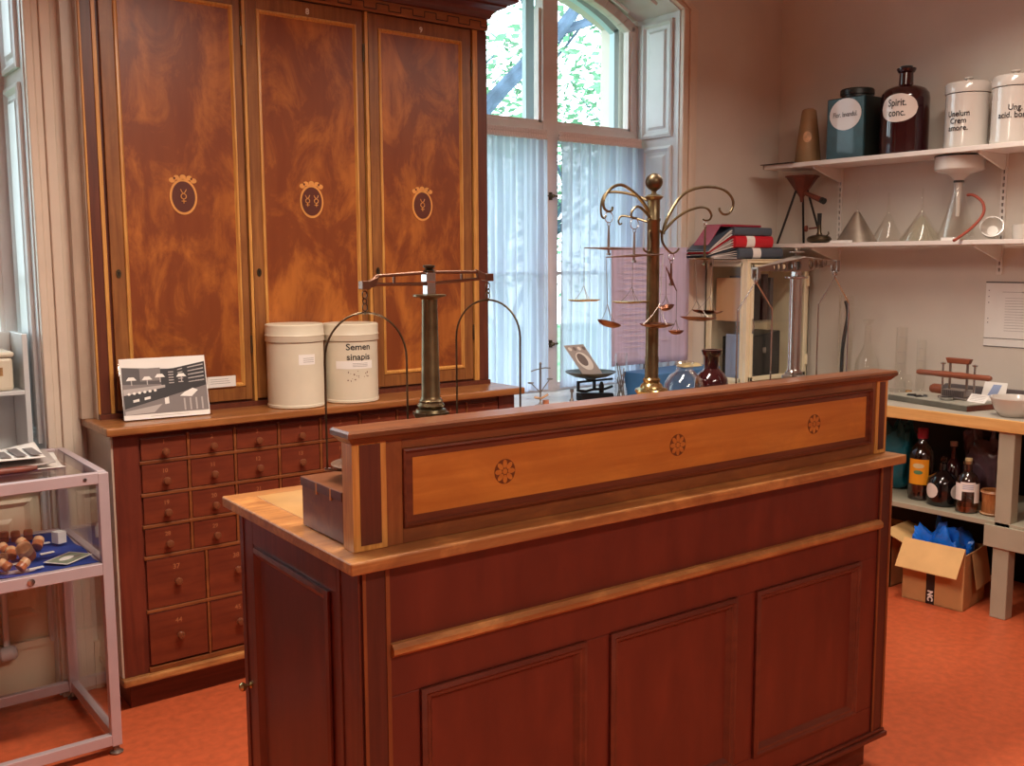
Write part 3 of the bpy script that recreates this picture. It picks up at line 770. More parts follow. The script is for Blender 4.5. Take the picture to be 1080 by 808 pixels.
# top
TX0, TX1, TY0, TY1 = -1.823, .062, -.036, .69
mb = MB(); mb.box(TX0, TX1, TY0, TY1, .983, 1.010)
top = mb.build('counter_top', 'light_strip_x', ctr, bevel=.004)
MB().box(TX0+.07, TX1-.07, .10, TY1-.06, 1.009, 1.0112).build('lino_inset', 'lino', top)
# gallery
GY = .03; gz0, gz1 = 1.0105, 1.244
mb = MB(); mb.box(-1.783, .044, GY+.004, .072, gz0, gz1)
gal = mb.build('back_rail', 'rail_wood_v', ctr)
MB().box(-1.7855, -1.783, GY-.003, .073, gz0, gz1).build('end_edging', 'light_strip', gal)
mb = MB(); rz0, rz1 = 1.044, 1.214; rx0, rx1 = -1.668, -.032

for a, b in ((-1.707, rx0), (rx1, -.012)): MB().box(a, b, GY, GY+.006, gz0, gz1).build('rail_stile', 'rail_wood_v', gal, bevel=.001)
mb = MB(); mb.box(rx0, rx1, GY, GY+.006, rz1, gz1); mb.box(rx0, rx1, GY, GY+.006, gz0, rz0)
mb.build('rail_cross_piece', 'rail_wood', gal, bevel=.001)
mb = MB(); mb.frame((0, GY, 0), X, Z, -Y, rx0, rx1, rz0, rz1, [(0, 0), (.001, .006), (.005, .008), (.008, .002), (.009, -.002), (.027, -.002)])
mb.build('walnut_border', 'walnut_band', gal, smooth=False)
mb = MB(); mb.box(rx0+.026, rx1-.026, GY+.0015, GY+.005, rz0+.024, rz1-.022)
bi = mb.build('birch_field', 'birch_inlay', gal)
for cx in (-1.403, -.857, -.305):
    mb = MB(); cz = 1.132; yy = GY+.0014
    mb.prism(ellipse(cx, cz, .0285, .0285, 32), (0, yy, 0), X, Z, -Y, .0006, 0)
    for k in range(8):
        a = 2*PI*k/8; u = Vector((math.cos(a), math.sin(a))); v = Vector((-u.y, u.x)); c = Vector((cx, cz))+u*.0175
        mb.prism([tuple(c+u*(.0098*math.cos(t))+v*(.0058*math.sin(t))) for t in [2*PI*q/12 for q in range(12)]], (0, yy, 0), X, Z, -Y, .0010, 1)
    mb.prism(ellipse(cx, cz, .0065, .0065, 12), (0, yy, 0), X, Z, -Y, .0010, 1)
    mb.build('rosette_inlay', ['birch_dark', 'birch_inlay'], gal)
for a, b in ((-1.783, -1.707), (-.012, .044)):
    mb = MB(); mb.box(a, b, GY-.003, GY+.004, gz0, gz1)
    p_ = mb.build('end_post', 'light_strip', gal, bevel=.001)
    MB().box(a+.014, b-.014, GY-.0042, GY, gz0+.012, gz1-.012).build('dark_inlay', 'dark_strip', p_)
mb = MB(); mb.loops([(-1.788, .050, GY-.008, .078, 1.236), (-1.796, .060, GY-.016, .086, 1.246), (-1.802, .066, GY-.022, .092, 1.251), (-1.802, .066, GY-.022, .092, 1.260), (-1.798, .062, GY-.018, .088, 1.265)])
mb.build('rail_cap', 'cap_wood', gal)

# ================================================================== ON THE COUNTER
def scale_box(x0, x1, label):
    w = x1-x0; t = thing('scale_box', label, 'box', CW((x0+x1)/2, .195, 1.0115), -CA)
    MB().box(-w/2, w/2, -.10, .105, 0, .098)  .build('box_body', 'rail_wood', t, bevel=.002)
    mb = MB(); mb.box(-w/2-.002, w/2+.002, -.102, .107, .098, .112)
    l = mb.build('box_lid', 'cap_wood', t, bevel=.002)
    mb = MB()
    for q in (-.05, .02): mb.box(-w/2-.0035, -w/2-.001, q, q+.006, .085, .110)
    mb.build('inlaid_tab', 'inlay_light', t)
    MB().box(-w/2-.003, -w/2-.0015, -.10, .105, .092, .111).build('dark_edge', 'dark_strip', t)
scale_box(-1.775, -1.22, 'long low wooden box at the left end of the counter, under a brass balance')
scale_box(-.48, .02, 'long low wooden box under the steel balance at the right end of the counter')
# --- balance 1
BX, BY = -1.502, .185; b1 = thing('beam_balance', 'brass column balance with arched pan hangers, left end of the counter', 'balance', CW(BX, BY, 1.1245), -CA)
z = lambda v: v-1.1245
mb = MB(); mb.lathe([(.062, 0), (.062, .012), (.048, .02), (.034, .035), (.030, z(1.235)), (.037, z(1.243)), (.043, z(1.252)), (.043, z(1.259))], seg=8)
mb.build('foot', 'brass_dark', b1)
MB().lathe([(.036, z(1.259)), (.034, z(1.265)), (.027, z(1.268)), (.032, z(1.274)), (.027, z(1.281)), (.028, z(1.285)), (.023, z(1.290)), (.0215, z(1.295)), (.0175, z(1.517)), (.024, z(1.521)), (.0375, z(1.524)), (.0375, z(1.528)), (.013, z(1.529))], seg=32).build('column', 'brass', b1, smooth=True)
mb = MB(); mb.box(-.011, .011, -.011, .011, z(1.528), z(1.575)); mb.box(-.014, .010, -.013, .013, z(1.556), z(1.578))
mb.build('bearing_block', 'steel', b1, bevel=.002)
MB().lathe([(.012, z(1.578)), (.014, z(1.582)), (.008, z(1.586)), (.014, z(1.590)), (.014, z(1.594)), (0, z(1.596))], seg=16).build('finial', 'brass_dark', b1, smooth=True)
mb = MB(); tx = lambda v: v-BX
lx, rx = tx(-1.666), tx(-1.341); zl, zrr = z(1.549), z(1.562)
mb.tube([(lx+.012, 0, zl+.006), (lx+.03, 0, zl+.022), (0, 0, z(1.578)), (rx-.03, 0, zrr+.016), (rx-.01, 0, zrr+.002)], .0042, 8)
mb.tube([(lx+.02, 0, zl+.004), (0, 0, z(1.552)), (rx-.022, 0, zrr+.0)], .0042, 8)
mb.box(lx*.55-.003, lx*.55+.003, -.003, .003, z(1.550), z(1.571)); mb.box(rx*.55-.003, rx*.55+.003, -.003, .003, z(1.556), z(1.574))
for xx, zz in ((lx, zl), (rx, zrr)):
    mb.box(xx-.010, xx+.010, -.011, .011, zz-.006, zz+.012); s_ = 1 if xx < 0 else -1
    mb.hexa([(xx, -.008, zz-.006), (xx+s_*.028, -.005, zz+.0), (xx+s_*.028, .005, zz+.0), (xx, .008, zz-.006)], [(xx, -.008, zz+.008), (xx+s_*.034, -.005, zz+.022), (xx+s_*.034, .005, zz+.022), (xx, .008, zz+.008)])
mb.build('beam', 'bronze', b1, bevel=.0015)
def arch_hanger(parent, cx, ztop, zapex, zpan, hw, ang, mat, tri=False, zsh=None):
    u = Vector((math.cos(ang), math.sin(ang), 0)); c = Vector((cx, 0, 0)); mb = MB()
    for k in range(3): mb.ring(c+Z*(ztop-.008-k*(ztop-zapex-.006)/3), .006, .0013, (1, 0, 0) if k % 2 else (0, 1, 0), 12, 0, 1.4)
    if tri: pts = [c-u*hw+Z*zpan, c-u*hw+Z*zsh, c+Z*zapex, c+u*hw+Z*zsh, c+u*hw+Z*zpan]
    else:
        rr = hw; pts = [c-u*hw+Z*zpan]+[c+u*(hw*math.cos(a))+Z*(zapex-rr*1.15+rr*1.15*math.sin(a)) for a in [PI-PI*k/20 for k in range(21)]]+[c+u*hw+Z*zpan]
    mb.tube(pts, .0024, 8)
    mb.lathe([(0, .006), (.004, 0), (0, -.006)], c+Z*zapex, 10)
    o = mb.build('pan_hanger', mat, parent, smooth=True)
    mb = MB(); mb.tube([c-u*(hw+.006)+Z*zpan, c-u*.03+Z*(zpan-.006), c+u*.03+Z*(zpan-.006), c+u*(hw+.006)+Z*zpan], .004, 8)
    mb.lathe([(0, .0), (.03, .001), (hw*.9, .012), (hw*.92, .014), (.03, .005), (0, .004)], c+Z*(zpan-.004), 28)
    mb.build('pan', 'steel', parent, smooth=True)
arch_hanger(b1, lx, zl-.01, z(1.492), z(1.150), .090, R(-20), 'brass_dark')
arch_hanger(b1, rx, zrr-.01, z(1.512), z(1.168), .078, R(-48), 'brass_dark')
# --- balance 2
BX2, BY2 = -.184, .205; b2 = thing('beam_balance', 'polished steel balance with pierced beam and pointed pan hangers, right end of the counter', 'balance', CW(BX2, BY2, 1.1245), -CA)
MB().lathe([(.06, 0), (.06, .012), (.044, .02), (.03, .04), (.024, z(1.235)), (.036, z(1.242)), (.036, z(1.250)), (.027, z(1.253)), (.026, z(1.262))], seg=32).build('foot', 'steel_dark', b2, smooth=True)
MB().lathe([(.023, z(1.262)), (.020, z(1.266)), (.0185, z(1.270)), (.0185, z(1.546)), (.021, z(1.548))], seg=36).build('column', 'steel', b2, smooth=True)
mb = MB(); mb.lathe([(.021, z(1.546)), (.034, z(1.549)), (.034, z(1.553)), (.012, z(1.555))], seg=28); mb.build('capital', 'steel', b2, smooth=True)
mb = MB(); mb.box(-.011, .011, -.012, .012, z(1.554), z(1.600)); mb.build('bearing_block', 'steel', b2, bevel=.002)
MB().tube([(-.032, -.022, z(1.25)), (-.030, -.022, z(1.42)), (-.028, -.02, z(1.60))], .0022, 8).build('pointer_rod', 'steel', b2, smooth=True)
MB().lathe([(.006, z(1.612)), (.006, z(1.624)), (.022, z(1.626)), (.022, z(1.629)), (.005, z(1.631)), (.009, z(1.638)), (.012, z(1.641)), (.0, z(1.643))], seg=16).build('finial', 'steel_dark', b2, smooth=True)
lx2, rx2 = -.369-BX2, .004-BX2
HL = (rx2-lx2)/2-.012
def cheek(mb, sy):
    """one pierced side of the boat-shaped beam, wider apart at the middle"""
    q = lambda x: min(1, abs(x)/HL)
    zt = lambda x: .020-.020*q(x); zb_ = lambda x: -.024+.013*q(x); yy = lambda x: sy*(.006+.026*(1-q(x)))
    pt = lambda x, zz: (x, yy(x), zz)
    holes = []
    for sg in (-1, 1):
        xx = .016; rr = .0145
        for k in range(5):
            holes.append((sg*(xx+rr), rr)); xx += rr*2+.0035; rr *= .80
    holes.sort(); prev = -HL
    for hx, hr in holes:
        a_0, b_0 = prev, hx-hr
        if b_0 > a_0: mb.add([pt(a_0, zb_(a_0)), pt(b_0, zb_(b_0)), pt(b_0, zt(b_0)), pt(a_0, zt(a_0))], [(0, 1, 2, 3)])
        n = 12; zc_h = (zt(hx)+zb_(hx))/2; hr2 = min(hr*1.15, (zt(hx)-zb_(hx))/2-.0035)
        for fn, sg in ((zt, 1), (zb_, -1)):
            top = [pt(hx-hr+2*hr*i/n, fn(hx-hr+2*hr*i/n)) for i in range(n+1)]
            cir = [pt(hx-hr+2*hr*i/n, zc_h+sg*hr2*math.sqrt(max(0, 1-(-1+2*i/n)**2))) for i in range(n+1)]
            mb.add(top+cir, [(i, i+1, n+2+i, n+1+i) for i in range(n)])
        prev = hx+hr
    mb.add([pt(prev, zb_(prev)), pt(HL, zb_(HL)), pt(HL, zt(HL)), pt(prev, zt(prev))], [(0, 1, 2, 3)])
bm_x, bm_z = (lx2+rx2)/2, z(1.592)
for sy in (-1, 1):
    mb = MB(); cheek(mb, sy); o = mb.build('beam_side', 'steel_dark', b2)
    o.location = (bm_x, 0, bm_z); o.rotation_euler = (0, R(-2.9), 0); md = o.modifiers.new('solid', 'SOLIDIFY'); md.thickness = .005
mb = MB(); n = 12
up = [(-HL+2*HL*i/n) for i in range(n+1)]; q = lambda x: min(1, abs(x)/HL)
vs = []
for x_ in up:
    w_ = .008+.026*(1-q(x_)); zz = .020-.020*q(x_)
    vs += [(x_, -w_, zz), (x_, 0, zz+.006*(1-q(x_))), (x_, w_, zz)]
mb.add(vs, [(3*i+k, 3*i+3+k, 3*i+4+k, 3*i+1+k) for i in range(n) for k in (0, 1)])
o = mb.build('beam_top', 'steel_dark', b2); o.location = (bm_x, 0, bm_z); o.rotation_euler = (0, R(-2.9), 0); md = o.modifiers.new('solid', 'SOLIDIFY'); md.thickness = .003
for xx, zz in ((lx2, z(1.569)), (rx2, z(1.588))):
    mb = MB(); mb.box(xx-.007, xx+.007, -.012, .012, zz+.008, zz+.014); mb.box(xx-.007, xx+.007, -.012, -.008, zz-.020, zz+.010); mb.box(xx-.007, xx+.007, .008, .012, zz-.020, zz+.010)
    mb.box(xx-.003, xx+.003, -.012, .012, zz-.022, zz-.017)
    mb.build('end_stirrup', 'steel_dark', b2)
arch_hanger(b2, lx2, z(1.556), z(1.541), z(1.150), .072, R(-3), 'steel', True, z(1.458))
arch_hanger(b2, rx2, z(1.575), z(1.549), z(1.150), .072, R(-3), 'steel', True, z(1.466))
# --- stand of hand scales
SX, SY = -.781, .21; hs = thing('hand_scale_stand', 'tall brass stand with ball finial and curved hooked arms on the counter', 'stand', CW(SX, SY, 1.0115), -CA)
z3 = lambda v: v-1.0115
MB().lathe([(.095, 0), (.095, .01), (.085, .02), (.06, .04), (.045, .10), (.036, z3(1.235)), (.042, z3(1.243)), (.046, z3(1.249)), (.044, z3(1.254)), (.032, z3(1.258)), (.029, z3(1.266)), (.022, z3(1.272)), (.024, z3(1.280)), (.020, z3(1.285))], seg=40).build('foot', 'brass_bright', hs, smooth=True)
MB().lathe([(.0185, z3(1.28)), (.0185, z3(1.34)), (.0175, z3(1.345)), (.0170, z3(1.706)), (.019, z3(1.709)), (.019, z3(1.714)), (.0170, z3(1.717)), (.0170, z3(1.764)), (.023, z3(1.769)), (.026, z3(1.773)), (.020, z3(1.777)), (.008, z3(1.78)), (.006, z3(1.786)), (.009, z3(1.79)), (.006, z3(1.793))], seg=36).build('post', 'brass', hs, smooth=True)
MB().lathe([(0.0235*math.sin(PI*k/14), z3(1.812)-.0235*math.cos(PI*k/14)) for k in range(15)], seg=28, cap=False).build('ball_finial', 'brass_dark', hs, smooth=True)
def arm(pts, y, r=.0042, yb=0):
    n = len(pts)
    P_ = smooth_path([(a-SX, (y*min(1, i/(n*.35))), z3(b)) for i, (a, b) in enumerate(pts)], 5)
    m_ = len(P_); MB().tube(P_, [r*(1.15-.45*i/m_) for i in range(m_)], 8).build('hooked_arm', 'brass', hs, smooth=True)
arm([(-.782, 1.684), (-.794, 1.729), (-.832, 1.771), (-.873, 1.796), (-.9, 1.8), (-.929, 1.787), (-.949, 1.762), (-.949, 1.74), (-.935, 1.731), (-.922, 1.734), (-.919, 1.743)], .01)
arm([(-.783, 1.704), (-.811, 1.726), (-.845, 1.743), (-.866, 1.742), (-.879, 1.73), (-.879, 1.717), (-.869, 1.713), (-.862, 1.715)], -.02, .0036)
arm([(-.745, 1.675), (-.736, 1.70), (-.716, 1.731), (-.677, 1.774), (-.626, 1.799), (-.558, 1.809), (-.499, 1.803), (-.463, 1.781), (-.458, 1.757), (-.474, 1.737), (-.497, 1.734), (-.513, 1.744), (-.514, 1.752)], .01)
arm([(-.745, 1.68), (-.729, 1.698), (-.705, 1.719), (-.669, 1.738), (-.624, 1.749), (-.594, 1.745), (-.579, 1.729), (-.586, 1.716), (-.601, 1.713), (-.612, 1.716)], -.02, .0036)
arm([(-.779, 1.692), (-.799, 1.68), (-.799, 1.654), (-.803, 1.633), (-.812, 1.626), (-.823, 1.629), (-.829, 1.636)], -.012, .0034)
arm([(-.775, 1.685), (-.757, 1.68), (-.757, 1.654), (-.742, 1.634), (-.722, 1.623), (-.704, 1.628), (-.696, 1.636)], -.012, .0034)
arm([(-.78, 1.755), (-.79, 1.772), (-.812, 1.786), (-.838, 1.790), (-.855, 1.778), (-.864, 1.752), (-.862, 1.727), (-.852, 1.719), (-.845, 1.726)], .12, .0036)
arm([(-.78, 1.70), (-.795, 1.715), (-.815, 1.725), (-.826, 1.713), (-.822, 1.702), (-.814, 1.705)], .09, .003)
# --- hand scales hanging on the stand
def hand_scale(hx, hy, hz, zbeam, bl, br, dz, label, pans, mat='steel_dark', rot=0, ring=.014):
    """hook point, beam ends, pans = [(dx, dy, length, shape, radius, material)]"""
    t = thing('hand_scale', label, 'scale', CW(hx, hy, hz), -CA, 'hand scales hanging from the brass stand')
    zb = zbeam-hz; rr = Matrix.Rotation(rot, 3, 'Z')
    mb = MB(); mb.ring((0, 0, -ring+.002), ring, .0011, (0, 1, 0), 20); mb.ring((0, 0, -2*ring-.002), .005, .001, (1, 0, 0), 12)
    mb.build('ring', 'steel', t, smooth=True)
    mb = MB(); mb.tube([(0, 0, -2*ring-.005), (0, 0, zb+.02), (0, 0, zb-.014)], [.0022, .0034, .003], 8); mb.lathe([(0, .006), (.0055, 0), (0, -.006)], (0, 0, zb), 10); mb.box(-.004, .004, -.004, .004, zb-.018, zb-.012)
    mb.build('fork', mat, t, smooth=True)
    E1, E2 = rr @ Vector((bl, 0, zb-dz)), rr @ Vector((br, 0, zb+dz))
    mb = MB(); mb.tube([E1, E1*.5+Vector((0, 0, zb))*.5, (0, 0, zb), E2*.5+Vector((0, 0, zb))*.5, E2], [.0014, .0022, .0042, .0022, .0014], 8)
    mb.build('beam', mat, t, smooth=True)
    for e, (dx, dy, ln, shape, pr_, pm, tilt) in zip((E1, E2), pans):
        b = e+Vector((dx, dy, -ln)); mb = MB(); knot = e*.35+b*.65
        knot = Vector((e.x+dx*.5, e.y+dy*.5, e.z-ln*.70))
        mb.tube([e, knot], .0008, 5)
        for k in range(3):
            a = 2*PI*k/3+.5
            mb.tube(smooth_path([knot, (knot+b)/2+Vector((math.cos(a), math.sin(a), 0))*pr_*.3, b+Vector((math.cos(a), math.sin(a), 0))*pr_*.8], 3), .0008, 5)
        mb.build('pan_cord', 'steel_dark', t)
        mb = MB(); ax = Vector((math.sin(tilt), 0, math.cos(tilt)))
        if shape == 'square':
            mb.loops([(-pr_*.8, pr_*.8, -pr_*.55, pr_*.55, 0), (-pr_, pr_, -pr_*.75, pr_*.75, .004), (-pr_, pr_, -pr_*.75, pr_*.75, .0052)]); mb.v = [(x+b.x, y+b.y, z_+b.z) for x, y, z_ in mb.v]
        else:
            mb.lathe([(0, -.009), (pr_*.5, -.007), (pr_*.85, -.002), (pr_, .003), (pr_*.84, -.0005), (pr_*.5, -.0055), (0, -.0075)], b, 26, 0, ax)
        mb.build('pan', pm, t, smooth=(shape != 'square'))
    return t
hand_scale(-.932, .22, 1.728, 1.635, -.083, .087, -.001, 'hand scale with square brass pans hanging from the stand\'s large left arm', [(0, 0, .137, 'square', .034, 'brass_bright', 0), (-.004, 0, .144, 'square', .042, 'brass_bright', 0)])
hand_scale(-.869, .19, 1.711, 1.616, -.098, .106, .004, 'grey hand scale with round copper pans hanging from the small left arm', [(.012, 0, .172, 'round', .032, 'copper', R(18)), (-.058, -.040, .186, 'round', .047, 'copper', 0)])
hand_scale(-.722, .20, 1.621, 1.553, -.020, .022, -.033, 'small hand scale with a steeply tilted beam on the stand\'s lower right hook', [(.004, 0, .110, 'round', .022, 'copper', R(-15)), (0, 0, .112, 'round', .022, 'copper', 0)], 'bronze', 0, .010)
hand_scale(-.603, .19, 1.712, 1.608, -.028, .028, 0, 'brass hand scale with two overlapping round pans on the small right arm', [(.006, -.01, .165, 'round', .052, 'copper', R(3)), (0, .02, .148, 'round', .045, 'copper', R(4))], 'brass', R(-20), .006)
# --- clear flask and brown bottle further back on the counter
t = thing('clear_bottle', 'clear round-shouldered glass bottle on the counter beside the brass stand', 'bottle', CW(-.408, .45, 1.0115), -CA)
MB().lathe([(.05, .002), (.060, .006), (.065, .03), (.066, .185), (.062, .210), (.048, .232), (.032, .243), (.026, .250), (.025, .268), (.030, .272), (.029, .277), (.021, .276), (.021, .25), (.045, .228), (.058, .206), (.062, .18), (.061, .03), (.05, .008), (0, .006)], seg=36).build('bottle_body', 'glass', t, smooth=True)
MB().lathe([(.0, .007), (.05, .009), (.0605, .03), (.0605, .15), (0, .151)], seg=30).build('clear_liquid', thin_glass('water', (222, 234, 242), .05), t, smooth=True)
t = thing('brown_bottle', 'dark brown glass bottle with a wide lipped neck at the back of the counter', 'bottle', CW(-.286, .45, 1.0115), -CA)
MB().lathe([(.044, .0), (.052, .004), (.055, .02), (.055, .19), (.052, .212), (.042, .230), (.030, .240), (.0235, .247), (.0225, .284), (.025, .288), (.029, .291), (.031, .298), (.033, .303), (.033, .307), (.020, .308), (.018, .25), (0, .24)], seg=36).build('bottle_body', 'brown_glass', t, smooth=True)

# ================================================================== WINDOW TABLE
TZ = .905
t = thing('window_table', 'white table along the window behind the shop counter', 'table', (3.57, 3.66, 0))
MB().box(-.765, .775, -.22, .205, TZ-.03, TZ).build('table_top', 'table_white', t, bevel=.003)
for a in (-.72, .72):
    for b in (-.17, .16): MB().box(a-.02, a+.02, b-.02, b+.02, 0, TZ-.03).build('leg', 'white_paint', t)
MB().box(-.70, .70, .15, .17, TZ-.11, TZ-.03).build('apron', 'white_paint', t)
TT = TZ+.0005
# mini balance
t = thing('miniature_balance', 'tiny metal balance with raised cup arms standing near the window mullion', 'balance', (3.062, 3.75, TT))
mb = MB(); mb.lathe([(.028, 0), (.028, .004), (.010, .010), (.004, .02), (.0045, .20), (.007, .205), (.003, .212), (0, .216)], seg=16); mb.build('column', 'steel_dark', t, smooth=True)
mb = MB(); mb.tube([(-.058, 0, .172), (-.03, 0, .178), (0, 0, .182), (.03, 0, .184), (.062, 0, .180)], .003, 8); mb.build('beam', 'steel_dark', t, smooth=True)
for s, zz in ((-1, .112), (1, .122)):
    mb = MB(); mb.tube([(0, 0, .065), (s*.055, 0, zz)], .0025, 8); mb.lathe([(.003, 0), (.014, .003), (.016, .008), (.012, .005), (0, .003)], (s*.060, 0, zz-.001), 14); mb.build('cup_arm', 'steel_dark', t, smooth=True)
mb = MB(); mb.tube([(-.04, -.004, .045), (0, -.004, .036), (.045, -.004, .052)], .006, 4); mb.build('scale_plate', 'boxwood_pale', t)
MB().cyl((.026, -.01, .0045), .016, .024, 20).build('wooden_weight', 'boxwood', t, smooth=True)
mb = MB(); mb.lathe([(.012, 0), (.012, .01), (.006, .018), (.005, .048), (.010, .052), (.010, .066), (0, .068)], seg=16)
tag(mb.build('small_weight', 'steel_dark', smooth=True, loc=(3.264, 3.75, TT)), 'small grey knobbed weight on the white window table', 'weight')
# counter scale with pan
t = thing('table_scale', 'black cast iron table scale with a shallow brass pan by the window', 'scale', (3.40, 3.74, TT))
mb = MB(); mb.box(-.075, .115, -.045, .045, .0, .012)
mb.hexa([(-.09, -.03, .006), (.12, -.03, .006), (.12, .03, .006), (-.09, .03, .006)], [(-.10, -.02, .045), (.12, -.02, .028), (.12, .02, .028), (-.10, .02, .045)])
mb.build('base', 'iron_dark', t, bevel=.003)
mb = MB(); mb.tube([(-.10, 0, .055), (-.05, 0, .048), (0, 0, .055), (.08, 0, .05), (.13, 0, .06)], .007, 8); mb.box(-.108, -.096, -.006, .006, .05, .10); mb.box(.0, .012, -.006, .006, .05, .105); mb.box(-.108, .13, -.006, .006, .094, .104)
mb.lathe([(.012, .0), (.014, .05), (.006, .07)], (.055, 0, .02), 12)
mb.build('lever', 'iron_dark', t, smooth=True)
MB().lathe([(.02, .104), (.03, .112), (.085, .122), (.125, .142), (.129, .147), (.122, .147), (.08, .128), (0, .122)], (-.02, 0, 0), 36).build('pan', 'brass_dark', t, smooth=True)
t = thing('postcard', 'grey ornamental postcard propped in the brass pan of the table scale', 'card', (3.385, 3.74, TT+.132))
u_ = Vector((1, 0, 0)); v_ = Vector((-.58, .12, .80)).normalized()
mb = MB(); n_ = u_.cross(v_).normalized()*-1
if n_.y > 0: n_ = -n_
mb.prism([(-.055, 0), (.075, 0), (.075, .19), (-.055, .19)], (0, 0, 0), u_, v_, n_, .0012, 0)
mb.prism(ellipse(.012, .085, .045, .058, 24), (0, 0, 0), u_, v_, n_, .0018, 1); mb.prism(ellipse(.005, .095, .028, .040, 24), (0, 0, 0), u_, v_, n_, .0022, 2)
for k in range(4): mb.prism(ellipse(-.03+.03*k, .165, .011, .012, 12), (0, 0, 0), u_, v_, n_, .0016+.0001*k, 1+k % 2)
mb.build('card_print', ['g4', 'paper', 'g3'], t)
# clear cylinder with instruments
t = thing('glass_jar', 'tall clear glass cylinder of metal instruments beside the table scale', 'jar', (3.535, 3.68, TT))
MB().lathe([(.03, 0), (.032, .004), (.032, .235), (.030, .236), (.029, .006), (0, .005)], seg=24).build('jar_glass', 'glass', t, smooth=True)
mb = MB()
for k in range(7):
    a = k*1.1; mb.tube([(.018*math.cos(a), .018*math.sin(a), .008), (.022*math.cos(a+2), .022*math.sin(a+2), .10+.014*k)], .003, 6)
mb.build('instruments', 'steel_dark', t)
# brass eyepiece, blue box, note
t = thing('brass_eyepiece', 'short dark brass lens barrel lying against the blue box', 'lens', (3.56, 3.42, TT))
MB().lathe([(.024, -.035), (.030, -.03), (.030, -.02), (.024, -.016), (.024, .02), (.034, .024), (.036, .045), (.028, .048), (.026, .046), (.026, .03), (0, .028)], (0, 0, .038), 24, 0, (-.7, -.6, -.2)).build('barrel', 'brass_dark', t, smooth=True)
tag(MB().hexa([(-.23, -.10, 0), (.23, -.10, 0), (.23, .09, 0), (-.23, .09, 0)], [(-.25, -.11, .14), (.25, -.11, .15), (.25, .10, .15), (-.25, .10, .14)]).build('blue_box', 'blue_box', loc=(3.80, 3.58, TT), bevel=.003), 'low blue cardboard box on the window table behind the brass stand', 'box')
t = thing('folded_note', 'cream folded note lying on top of the blue box', 'paper', (3.92, 3.58, TT+.151))
MB().hexa([(-.07, -.04, 0), (.07, -.04, 0), (.09, .04, 0), (-.05, .04, 0)], [(-.05, -.03, .012), (.05, -.03, .016), (.07, .03, .016), (-.04, .03, .012)]).build('note_paper', 'yellow_note', t)
# notice sheet in a stand before the window
t = thing('notice_sheet', 'large pinkish white notice sheet standing in front of the right window jamb', 'notice', (3.82, 3.76, TT))
mb = MB(); vs = []; n = 16
for j in range(n+1):
    for i in range(n+1):
        u, v = i/n, j/n; vs.append((-.285+.57*u+.008*(1-v), .012*math.sin(u*PI*1.2)*(.3+v), .158+.612*v+.014*u*0))
mb.add(vs, [(j*(n+1)+i, j*(n+1)+i+1, (j+1)*(n+1)+i+1, (j+1)*(n+1)+i) for j in range(n) for i in range(n)])
o = mb.build('sheet', 'paper_pink', t, smooth=True); md = o.modifiers.new('solid', 'SOLIDIFY'); md.thickness = .0008
mb = MB()
for k in range(16):
    zz = .70-.03*k; mb.box(-.20, .06+.09*math.sin(k*2.3), -.0075, -.006, zz, zz+.004)
mb.build('print_lines', 'faint_print', t)
mb = MB(); mb.box(-.05, .05, .02, .11, 0, .008); mb.tube([(0, .05, .005), (0, .03, .4), (0, .024, .70)], .005, 8); mb.build('support', 'steel_dark', t)

# ================================================================== GLASS INSTRUMENT CABINET
GX0, GX1, GY0, GY1, GZ0, GZ1 = 4.365, 4.92, 3.565, 3.862, .906, 1.612
t = thing('glass_cabinet', 'small cream enamelled cabinet with glass doors standing in the corner', 'cabinet', (GX0, GY0, GZ0))
w_, d_, h_ = GX1-GX0, GY1-GY0, GZ1-GZ0
mb = MB(); mb.box(0, w_, 0, d_, 0, .03); mb.box(0, w_, 0, d_, h_-.022, h_); mb.box(0, w_, d_-.012, d_, .03, h_-.02)
mb.box(w_-.012, w_, 0, d_, .03, h_-.02)
for a in (0, w_-.028): mb.box(a, a+.028, 0, .028, .03, h_-.022)
mb.box(0, .028, d_-.03, d_, .03, h_-.022); mb.box(-.004, w_+.004, -.006, d_, h_-.006, h_+.0)
mb.build('case', 'cab_cream', t, bevel=.004)
mb = MB(); mb.box(.028, .050, -.010, .004, .035, h_-.03); mb.box(w_-.056, w_-.03, -.010, .004, .035, h_-.03); mb.box(.028, w_-.03, -.010, .004, .035, .06); mb.box(.028, w_-.03, -.010, .004, h_-.055, h_-.03)
dr = mb.build('front_door', 'cab_cream', t, bevel=.003)
MB().box(.05, w_-.056, -.004, -.001, .06, h_-.055).build('door_glass', 'case_glass', dr)
MB().tube([(.040, -.012, .30), (.038, -.022, .34), (.040, -.012, .38)], .004, 8).build('handle', 'steel', dr, smooth=True)
for zz in (.10, .55): MB().cyl((w_-.026, -.012, zz), .006, .06, 10).build('hinge', 'cab_cream', dr, smooth=True)
mb = MB(); mb.box(-.004, .004, .028, .044, .03, h_-.022); mb.box(-.004, .004, d_-.05, d_-.03, .03, h_-.022); mb.box(-.004, .004, .03, d_-.03, .03, .05); mb.box(-.004, .004, .03, d_-.03, h_-.04, h_-.022)
mb.build('side_frame', 'cab_cream', t, bevel=.002)
MB().box(.000, .003, .03, d_-.03, .05, h_-.04).build('side_glass', 'case_glass', t)
MB().box(.01, w_-.012, .006, d_-.012, .355, .362).build('glass_shelf', 'case_glass', t)
